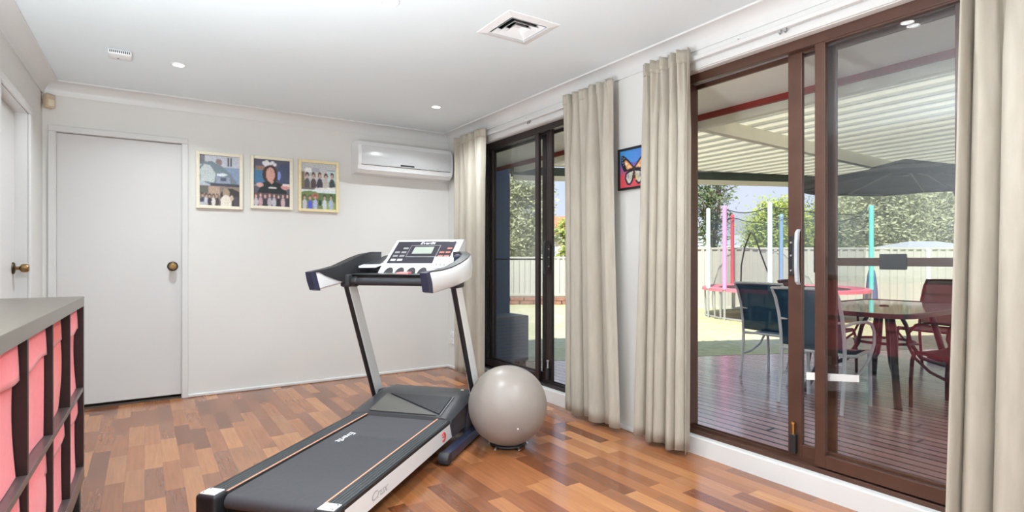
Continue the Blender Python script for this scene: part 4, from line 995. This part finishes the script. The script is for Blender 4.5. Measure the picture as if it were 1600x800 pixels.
# black umbrella with a vented top hanging under the patio roof
ux, uy = 6.14, 2.43
t = thing('patio_umbrella', 'black cantilever umbrella with a vented top under the patio roof', 'umbrella', (7.62, 2.32, 0))
cx, cy = ux - 7.62, uy - 2.32
def canopy(m, r0, z0, r1, z1, n=8, steps=4, sag=.02):
    rings = []
    for k in range(steps + 1):
        v = k / steps; rr = r0 + (r1 - r0) * v; z = z0 + (z1 - z0) * v; rg = []
        for i in range(n * 4):
            a = 2 * PI * i / (n * 4) + .2; fold = math.cos(n * a / 1. - n * .2) * .5 + .5
            rg.append((cx + rr * math.cos(a) * (1 - .05 * (1 - fold) * v), cy + rr * math.sin(a) * (1 - .05 * (1 - fold) * v), z - sag * (1 - fold) * v))
        rings.append(rg)
    m.loft(rings, True, False); return m
m = MB(); canopy(m, .20, 2.02, .95, 1.875); canopy(m, .95, 1.875, .94, 1.845, steps=2); o = m.build('canopy', M_fold, t, True, 40); q = o.modifiers.new('cloth_thickness', 'SOLIDIFY'); q.thickness = .003
m = MB(); canopy(m, .012, 2.09, .32, 2.012); o2 = m.build('vent_cap', M_fold, t, True, 40); q = o2.modifiers.new('cloth_thickness', 'SOLIDIFY'); q.thickness = .003
for i in range(8):
    a = 2 * PI * i / 8 + .2
    m = MB(); m.tube([(cx + .03 * math.cos(a), cy + .03 * math.sin(a), 2.02), (cx + .91 * math.cos(a), cy + .91 * math.sin(a), 1.86)], .008, 6); m.build('rib', M_tframe, t, True)
m = MB(); m.lathe([(0, 1.93), (.03, 1.93), (.035, 1.97), (.025, 2.04), (0, 2.05)], 14, Matrix.Translation((cx, cy, 0))); m.build('hub', M_black, t, True)
m = MB(); m.tube([(0, 0, 0), (0, 0, 2.02)], .03, 14); m.build('mast', M_black, t, True)
m = MB(); m.tube([(0, 0, 1.30), (cx * .35, cy * .35, 1.86), (cx * .7, cy * .7, 1.98), (cx, cy, 2.0)], .022, 10); m.build('arm', M_black, t, True)
MB().box((-.35, -.35, 0), (.35, .35, .06), .01).build('base', M_black, t)

# air conditioner condenser by the return wall
t = thing('condenser_unit', 'blue grey outdoor air conditioner unit beyond the far sliding door', 'condenser', (3.12, 5.02, 0))
MB().box((-.28, -.17, .05), (.28, .17, .53), .012).build('casing', M_cond, t)
m = MB()
for k in range(12): m.box((-.285, -.13 + .0, .10 + k * .034), (-.279, .13, .115 + k * .034))
for k in range(12): m.box((-.22, -.176, .10 + k * .034), (.22, -.169, .114 + k * .034))
m.build('louvre_grille', M_extwall, t)
for s in (-.2, .2): MB().box((s - .04, -.17, 0), (s + .04, .17, .05)).build('foot', M_black, t)

# fences ------------------------------------------------------------------------
def fence(label, A, B, z0, z1, rib=.2):
    A, B = Vector((A[0], A[1], 0)), Vector((B[0], B[1], 0)); L = (B - A).length; d = (B - A).normalized(); rot = math.atan2(d.y, d.x)
    t = thing('panel_fence', label, 'fence', (A.x, A.y, z0), rot)
    h = z1 - z0; n = max(1, round(L / 2.4)); w = L / n
    for i in range(n):
        m = MB(); x = i * w + .03; xs = []; e = (i + 1) * w - .03; prof = []
        while x < e - rib * .99:
            prof += [(x, 0), (x + rib * .56, 0), (x + rib * .62, -.03), (x + rib * .92, -.03)]; x += rib
        prof += [(e, 0)]
        pts = prof + [(a, b + .004) for a, b in reversed(prof)]
        m.prism([(a, b, .04) for a, b in pts], (0, 0, h - .08)); m.build('panel', M_fence, t)
    for k, z in ((0, .0), (1, h - .05)): MB().box((0, -.035, z), (L, .025, z + .05), .004).build('rail', M_fence, t)
    for i in range(n + 1): MB().box((i * w - .035, -.04, -.05 if i else -.05), (i * w + .035, .03, h + .012), .004).build('post', M_fence, t)
    return t
FA = plan(4.55, 13.9); FB = plan(24., 13.9); FC = plan(-3.2, 16.2); FD = plan(3.6, 16.2)
fence('cream ribbed steel fence behind the trampoline', FA, FB, ZG, 1.42)
fence('cream ribbed steel fence across the lawn from the far sliding door', FC, FD, .08, 1.20, .16)
dq = (FA - FD).normalized() * .12
fence('short cream return fence joining the two long fences', FD + dq, FA - dq, ZG, 1.42)
e0, e1 = plan(-3.2, 15.2), plan(3.6, 15.2); g0, g1 = plan(3.6, 16.1), plan(-3.2, 16.1)
m = MB(); dv = (e1 - e0).normalized(); L = (e1 - e0).length
for r in range(2):
    k = 0.; 
    while k < L - .1:
        p = e0 + dv * (k + (.12 if r else 0)); m.bar((p.x, p.y, ZG + .05 + r * .10), (p.x + dv.x * .36, p.y + dv.y * .36, ZG + .05 + r * .10), .12, .09, bev=.01); k += .38
tag(m.build('garden_edging', M_edging), 'low brown brick edging in front of the fence', 'garden edging')
struct(MB().prism([e0 + Vector((0, 0, ZG)), e1 + Vector((0, 0, ZG)), g0 + Vector((0, 0, ZG)), g1 + Vector((0, 0, ZG))], (0, 0, .17)).build('ground_bed', M_bark), 'mulched bed along the far fence', 'garden bed')

# trampoline -----------------------------------------------------------------------
TC = plan(5.72, 11.85); TR = 1.56; TZ = .60
t = thing('trampoline', 'netted round trampoline with coloured padded poles on the lawn', 'trampoline', (TC.x, TC.y, ZG))
MB().torus((0, 0, TZ), TR, .024, 64, 8).build('ring_frame', M_steel, t, True)
m = MB(); m.loft([[(r * math.cos(2 * PI * k / 64), r * math.sin(2 * PI * k / 64), z) for k in range(64)] for r, z in ((TR - .30, TZ + .022), (TR - .02, TZ + .045), (TR + .04, TZ + .03), (TR + .045, TZ - .03))], True, False); m.build('spring_pad', M_pad, t, True, 40)
m = MB(); m.lathe([(0, TZ - .01), (TR - .3, TZ), (TR - .3, TZ + .006), (0, TZ - .004)], 48); m.build('jumping_mat', M_black, t, True)
poles = [((-1.56, -.10), 'mint green', (196, 232, 218)), ((-1.40, -.62), 'pink', (236, 150, 196)), ((-.42, 1.45), 'red', (216, 80, 92)), ((-.86, -1.32), 'pale blue', (196, 214, 240)), ((.66, 1.40), 'sky blue', (146, 184, 226)), ((1.40, -.70), 'turquoise', (110, 218, 204))]
def loc(p): return (CS * p[0] + SN * p[1], -SN * p[0] + CS * p[1])
PH = 2.26
for p, nm, c in poles:
    x, y = loc(p); k = (x * x + y * y) ** .5; x, y = x / k * (TR + .04), y / k * (TR + .04)
    pm = mat(nm.replace(' ', '_') + '_foam', srgb(*c), .7, var=.03)
    m = MB(); m.tube([(x, y, TZ + .02), (x, y, PH)], .042, 14); m.lathe([(0, 0), (.044, 0), (.036, .03), (0, .045)], 14, Matrix.Translation((x, y, PH))); o = m.build('pole_sleeve', pm, t, True); o['label'] = nm + ' foam covered pole'
    m = MB(); m.tube([(x, y, 0), (x, y, TZ + .05)], .022, 10); m.build('leg', M_steel, t, True)
    a = math.atan2(y, x); q = .24
    m = MB(); m.tube([(TR * math.cos(a - q), TR * math.sin(a - q), TZ - .02), (TR * .99 * math.cos(a - q), TR * .99 * math.sin(a - q), .03), (TR * .99 * math.cos(a + q), TR * .99 * math.sin(a + q), .03), (TR * math.cos(a + q), TR * math.sin(a + q), TZ - .02)], .02, 8); m.build('stand', M_steel, t, True)
pa = sorted(math.atan2(loc(p)[1], loc(p)[0]) for p, _, _ in poles)
m = MB(); rings = []
def sagz(a):
    for i in range(6):
        a0 = pa[i]; a1 = pa[(i + 1) % 6] + (2 * PI if i == 5 else 0); aa = a if a >= pa[0] else a + 2 * PI
        if a0 <= aa <= a1: return .16 * math.sin(PI * (aa - a0) / (a1 - a0)) * min(1, (a1 - a0))
    return 0
NS = 72
top = [(TR * .975 * math.cos(-PI + 2 * PI * k / NS), TR * .975 * math.sin(-PI + 2 * PI * k / NS), PH - .04 - sagz(-PI + 2 * PI * k / NS)) for k in range(NS)]
bot = [(TR * .95 * math.cos(-PI + 2 * PI * k / NS), TR * .95 * math.sin(-PI + 2 * PI * k / NS), TZ + .03) for k in range(NS)]
m.loft([bot, top], True, False); m.build('safety_net', M_net, t, True)
m = MB(); m.tube(top + [top[0]], .009, 6, False); m.build('net_top_cord', M_black, t, True)
# zipped entry edge: pointed arch on the viewer's side
ac = math.atan2(*reversed(loc((-.95, -1.2))))
arch = [(-.16, TZ + .03), (-.15, 1.1), (-.10, 1.45), (-.03, 1.70), (.0, 1.76), (.035, 1.70), (.12, 1.35), (.22, .95), (.28, TZ + .03)]
m = MB(); m.tube([(TR * .985 * math.cos(ac + q * .9 - .13), TR * .985 * math.sin(ac + q * .9 - .13), z) for q, z in arch], .014, 8); m.build('entry_zip', M_black, t, True)
# pole by the fence and the dark tapered post
p = plan(9.45, 12.7)
t = thing('garden_pole', 'thin white pole by the fence behind the far sling chair', 'pole', (p.x, p.y, ZG)); MB().tube([(0, 0, 0), (0, 0, 1.42)], .045, 14).build('shaft', M_gloss, t, True); MB().lathe([(0, 1.42), (.055, 1.42), (.05, 1.46), (0, 1.47)], 14).build('cap', M_gloss, t, True)
p = plan(8.1, 12.6)
t = thing('folded_umbrella', 'dark folded umbrella standing by the fence', 'umbrella', (p.x, p.y, ZG)); MB().lathe([(0, .12), (.13, .12), (.12, .5), (.085, .86), (.06, .98), (0, .9)], 12).build('furled_cloth', M_extwall, t, True); MB().tube([(0, 0, 0), (0, 0, 1.05)], .02, 8).lathe([(0, 0), (.2, 0), (.2, .05), (0, .08)], 16).build('pole', M_steel, t, True)

# houses and trees beyond the fence ---------------------------------------------------
def house(label, c, rot, w, d, eave, ridge, wm, rm, wins):
    t = thing('house', label, 'house', (c.x, c.y, ZG), rot)
    MB().box((-w / 2, -d / 2, 0), (w / 2, d / 2, eave)).build('wall', wm, t)
    m = MB(); o = .35; e0, e1 = (-w / 2 - o, -d / 2 - o, eave), (w / 2 + o, d / 2 + o, eave)
    b = [(e0[0], e0[1], eave), (e1[0], e0[1], eave), (e1[0], e1[1], eave), (e0[0], e1[1], eave)]; r0, r1 = (-w / 2 + d * .35, 0, ridge), (w / 2 - d * .35, 0, ridge)
    vs = [m.bm.verts.new(q) for q in b + [r0, r1]]
    for f in ((0, 1, 5, 4), (1, 2, 5), (2, 3, 4, 5), (3, 0, 4), (3, 2, 1, 0)): m.bm.faces.new([vs[i] for i in f])
    m.build('roof', rm, t); MB().box((e0[0], e0[1] - .03, eave - .12), (e1[0], e0[1] + .02, eave + .04)).build('gutter', M_gloss, t)
    for x, z, ww, hh in wins:
        f = MB().box((x - ww / 2, -d / 2 - .03, z), (x + ww / 2, -d / 2 + .02, z + hh)).build('window_frame', M_gloss, t)
        MB().box((x - ww / 2 + .06, -d / 2 - .036, z + .06), (x + ww / 2 - .06, -d / 2 - .028, z + hh - .06)).build('window_pane', M_extwall, f)
rr = -YAW
house('pale house with a terracotta roof beyond the fence', plan(3.9, 36), rr, 7, 6, 2.6, 4.0, M_renderw, M_tile_o, [(-2, .9, 1.4, 1.2), (1.2, .9, 1.4, 1.2)])
house('low grey roofed house behind the trees beyond the far fence', plan(-3.2, 32), rr, 6, 5, 1.45, 2.3, M_renderw, M_tile_g, [(0, .4, 1.2, .7)])
house('grey roofed house behind the trampoline', plan(18.2, 42), rr, 14, 8, 2.1, 3.05, M_renderw, M_tile_g, [(-2, .5, 1.4, 1.), (2, .5, 1.4, 1.)])
house('white edged shed roof above the fence behind the table', plan(11.9, 16.2), rr, 1.9, 1.6, 1.5, 1.75, M_gloss, M_tile_g, [(0, .6, .8, .7)])

def tree(label, c, h, blobs, n, lm, seed, leaf=.12, name='tree', branches=8, trunk=.12, sparse=False):
    rnd = random.Random(seed); t = thing(name, label, 'tree' if name == 'tree' else 'shrub', (c.x, c.y, ZG))
    m = MB(); zt = min(b[2] for b in blobs)
    m.tube([(0, 0, 0), (.05, .02, zt * .5), (0, 0, max(.25, zt))], [trunk, trunk * .8, trunk * .6], 8)
    for k in range(branches):
        b = blobs[k % len(blobs)]; e = Vector((b[0] + rnd.uniform(-.7, .7) * b[3], b[1] + rnd.uniform(-.7, .7) * b[3], b[2] + rnd.uniform(-.2, .8) * b[4])); s_ = Vector((0, 0, max(.2, zt * rnd.uniform(.6, 1.))))
        mid = s_.lerp(e, .5) + Vector((rnd.uniform(-.2, .2), rnd.uniform(-.2, .2), rnd.uniform(.0, .3)))
        m.tube([s_, mid, e], [trunk * .45, trunk * .3, trunk * .08], 6)
        if sparse:
            for q in range(7):
                s2 = mid.lerp(e, rnd.uniform(0, 1)); e2 = s2 + Vector((rnd.uniform(-.9, .9), rnd.uniform(-.9, .9), rnd.uniform(-.2, .9)))
                m.tube([s2, s2.lerp(e2, .5) + Vector((0, 0, .1)), e2], [trunk * .16, trunk * .1, trunk * .04], 5)
    m.build('trunk', M_bark, t, True)
    vs, fs = [], []
    wt = [b[3] ** 2 * b[4] for b in blobs]; tot = sum(wt)
    for b, w_ in zip(blobs, wt):
        k = int(n * w_ / tot); cl = []
        for _ in range(max(6, k // 40)):
            a, u_ = rnd.uniform(0, 2 * PI), rnd.uniform(-1, 1); r = rnd.uniform(.55, 1.) ; q = (1 - u_ * u_) ** .5
            cl.append(Vector((b[0] + b[3] * r * q * math.cos(a), b[1] + b[3] * r * q * math.sin(a), b[2] + b[4] * r * u_)))
        for _ in range(k):
            o = rnd.choice(cl) + Vector((rnd.gauss(0, .22 * b[3]), rnd.gauss(0, .22 * b[3]), rnd.gauss(0, .2 * b[4])))
            if o.z < .05: continue
            ax = Vector((rnd.gauss(0, 1), rnd.gauss(0, 1), rnd.gauss(0, 1))).normalized(); bx = ax.orthogonal().normalized() ; L = leaf * rnd.uniform(.6, 1.3)
            i0 = len(vs); vs += [o - ax * L, o + bx * L * .42, o + ax * L, o - bx * L * .42]; fs.append((i0, i0 + 1, i0 + 2, i0 + 3))
    me = bpy.data.meshes.new('crown'); me.from_pydata([tuple(v) for v in vs], [], fs); me.materials.append(lm)
    o = bpy.data.objects.new('crown', me); C.objects.link(o); o.parent = t; return t
# blobs: x, y, z, radius, half height
tree('big grey green tree beyond the far sliding door', plan(.55, 22), 5, [(0, 0, 3.0, 1.0, 1.1), (-.8, -.2, 2.2, .9, .9), (.7, .3, 2.2, .8, .9), (-.2, 0, 1.6, .8, .7), (.3, .1, 4.1, .9, .8), (-.7, 0, 3.7, .8, .7)], 14000, M_leaf1, 3, .08)
tree('small yellow green tree above the fence by the pale house', plan(2.55, 27), 3, [(0, 0, 2.7, .5, .45), (.3, .1, 2.2, .5, .5)], 1800, M_leaf2, 4, .10, branches=4, trunk=.07)
tree('green shrub in front of the pale house', plan(1.85, 18.5), 2, [(0, 0, 1.25, .38, .45), (.3, 0, .95, .35, .35)], 1700, M_leaf2, 5, .08, name='shrub', branches=3, trunk=.05)
tree('sparse dark branched tree at the left of the open doorway', plan(8.1, 22.5), 5, [(0, 0, 4.6, 1.1, 1.3), (-.8, 0, 3.2, .9, 1.), (.7, .3, 3.1, .7, .8), (-.2, 0, 2.0, .8, .7)], 2600, M_leaf3, 6, .10, branches=14, trunk=.13, sparse=True)
tree('round light green tree behind the trampoline', plan(9.7, 20.3), 4, [(0, 0, 2.3, 1.05, .95), (.9, .2, 2.0, .9, .9), (-.9, 0, 1.9, .8, .8), (.1, 0, 3.0, .8, .45)], 12000, M_leaf2, 7, .072)
tree('dark green tree behind the trampoline net', plan(14.2, 26.), 4, [(0, 0, 2.6, 1.1, 1.2), (-1., 0, 2.2, .9, .9), (.9, 0, 2.6, 1., 1.1), (0, 0, 1.6, 1., .7)], 6000, M_leaf3, 8, .10)
tree('tall grey green tree beyond the fence, closest to the umbrella', plan(13.0, 19.5), 6, [(0, 0, 3.6, 1.3, 1.3), (-.8, 0, 2.4, 1., 1.), (.8, .2, 2.6, 1.2, 1.1), (0, 0, 1.5, 1.2, .8), (.3, 0, 4.6, 1., .8)], 21000, M_leaf1, 9, .078)
tree('tall grey green tree beyond the fence next to the right curtain', plan(18.4, 24.4), 6, [(0, 0, 3.7, 1.4, 1.3), (-1., 0, 2.6, 1.1, 1.1), (1., .2, 2.6, 1.2, 1.1), (0, 0, 1.5, 1.3, .8), (.4, 0, 4.7, 1., .8)], 21000, M_leaf1, 10, .078)
tree('tall grey green tree farthest off, above the turquoise trampoline pole', plan(20.4, 33.), 7, [(0, 0, 4.6, 1.8, 1.7), (-1.3, 0, 3.0, 1.4, 1.4), (1.2, .2, 3.0, 1.5, 1.4), (0, 0, 1.9, 1.6, 1.0)], 21000, M_leaf1, 11, .078)
# ------------------------------------------------------------------ light, sky, camera
sc = bpy.context.scene
w = bpy.data.worlds.new('sky'); sc.world = w; w.use_nodes = True
nt = w.node_tree; nt.nodes.clear()
out = nt.nodes.new('ShaderNodeOutputWorld'); bg = nt.nodes.new('ShaderNodeBackground')
tcw = nt.nodes.new('ShaderNodeTexCoord'); sep = nt.nodes.new('ShaderNodeSeparateXYZ'); nt.links.new(tcw.outputs['Generated'], sep.inputs[0])
rw = nt.nodes.new('ShaderNodeValToRGB'); ew = rw.color_ramp.elements
ew[0].position = 0.; ew[0].color = (.86, .90, 1., 1); ew[1].position = 1.; ew[1].color = (.34, .54, 1., 1)
e3 = ew.new(.25); e3.color = (.60, .75, 1., 1)
nt.links.new(sep.outputs['Z'], rw.inputs[0])
nzw = nt.nodes.new('ShaderNodeTexNoise'); nzw.inputs['Scale'].default_value = 2.2; nzw.inputs['Detail'].default_value = 6
nt.links.new(tcw.outputs['Generated'], nzw.inputs['Vector'])
rc = nt.nodes.new('ShaderNodeValToRGB'); rc.color_ramp.elements[0].position = .5; rc.color_ramp.elements[1].position = .72
nt.links.new(nzw.outputs['Fac'], rc.inputs[0])
mixw = nt.nodes.new('ShaderNodeMix'); mixw.data_type = 'RGBA'
nt.links.new(rc.outputs['Color'], mixw.inputs[0]); nt.links.new(rw.outputs[0], mixw.inputs[6]); mixw.inputs[7].default_value = (1., 1., 1.02, 1)
nt.links.new(mixw.outputs[2], bg.inputs['Color']); bg.inputs['Strength'].default_value = SKY_S
nt.links.new(bg.outputs[0], out.inputs[0])
sl_ = bpy.data.lights.new('sun', 'SUN'); sl_.energy = SUN_S; sl_.angle = math.radians(.6); sl_.color = (1, .96, .88)
so = bpy.data.objects.new('sun', sl_); C.objects.link(so)
so.rotation_euler = Vector((-.55, -.35, .76)).to_track_quat('Z', 'Y').to_euler(); so.location = (-6, -4, 9)
cam = bpy.data.cameras.new('camera'); co = bpy.data.objects.new('camera', cam); C.objects.link(co)
co.location = (0, 0, 1.12); co.rotation_euler = (PI / 2, 0, -YAW)
cam.sensor_width = 36; cam.lens = 36 * 874 / 1600; cam.shift_y = 5.5 / 1600; cam.clip_start = .05; cam.clip_end = 300
sc.camera = co
sc.view_settings.view_transform = 'Standard'; sc.view_settings.look = 'None'; sc.view_settings.gamma = 1.
sc.view_settings.use_curve_mapping = False; sc.view_settings.exposure = EXPO
sc.cycles.use_denoising = True; sc.cycles.max_bounces = 10; sc.cycles.transparent_max_bounces = 24; sc.cycles.sample_clamp_indirect = 6
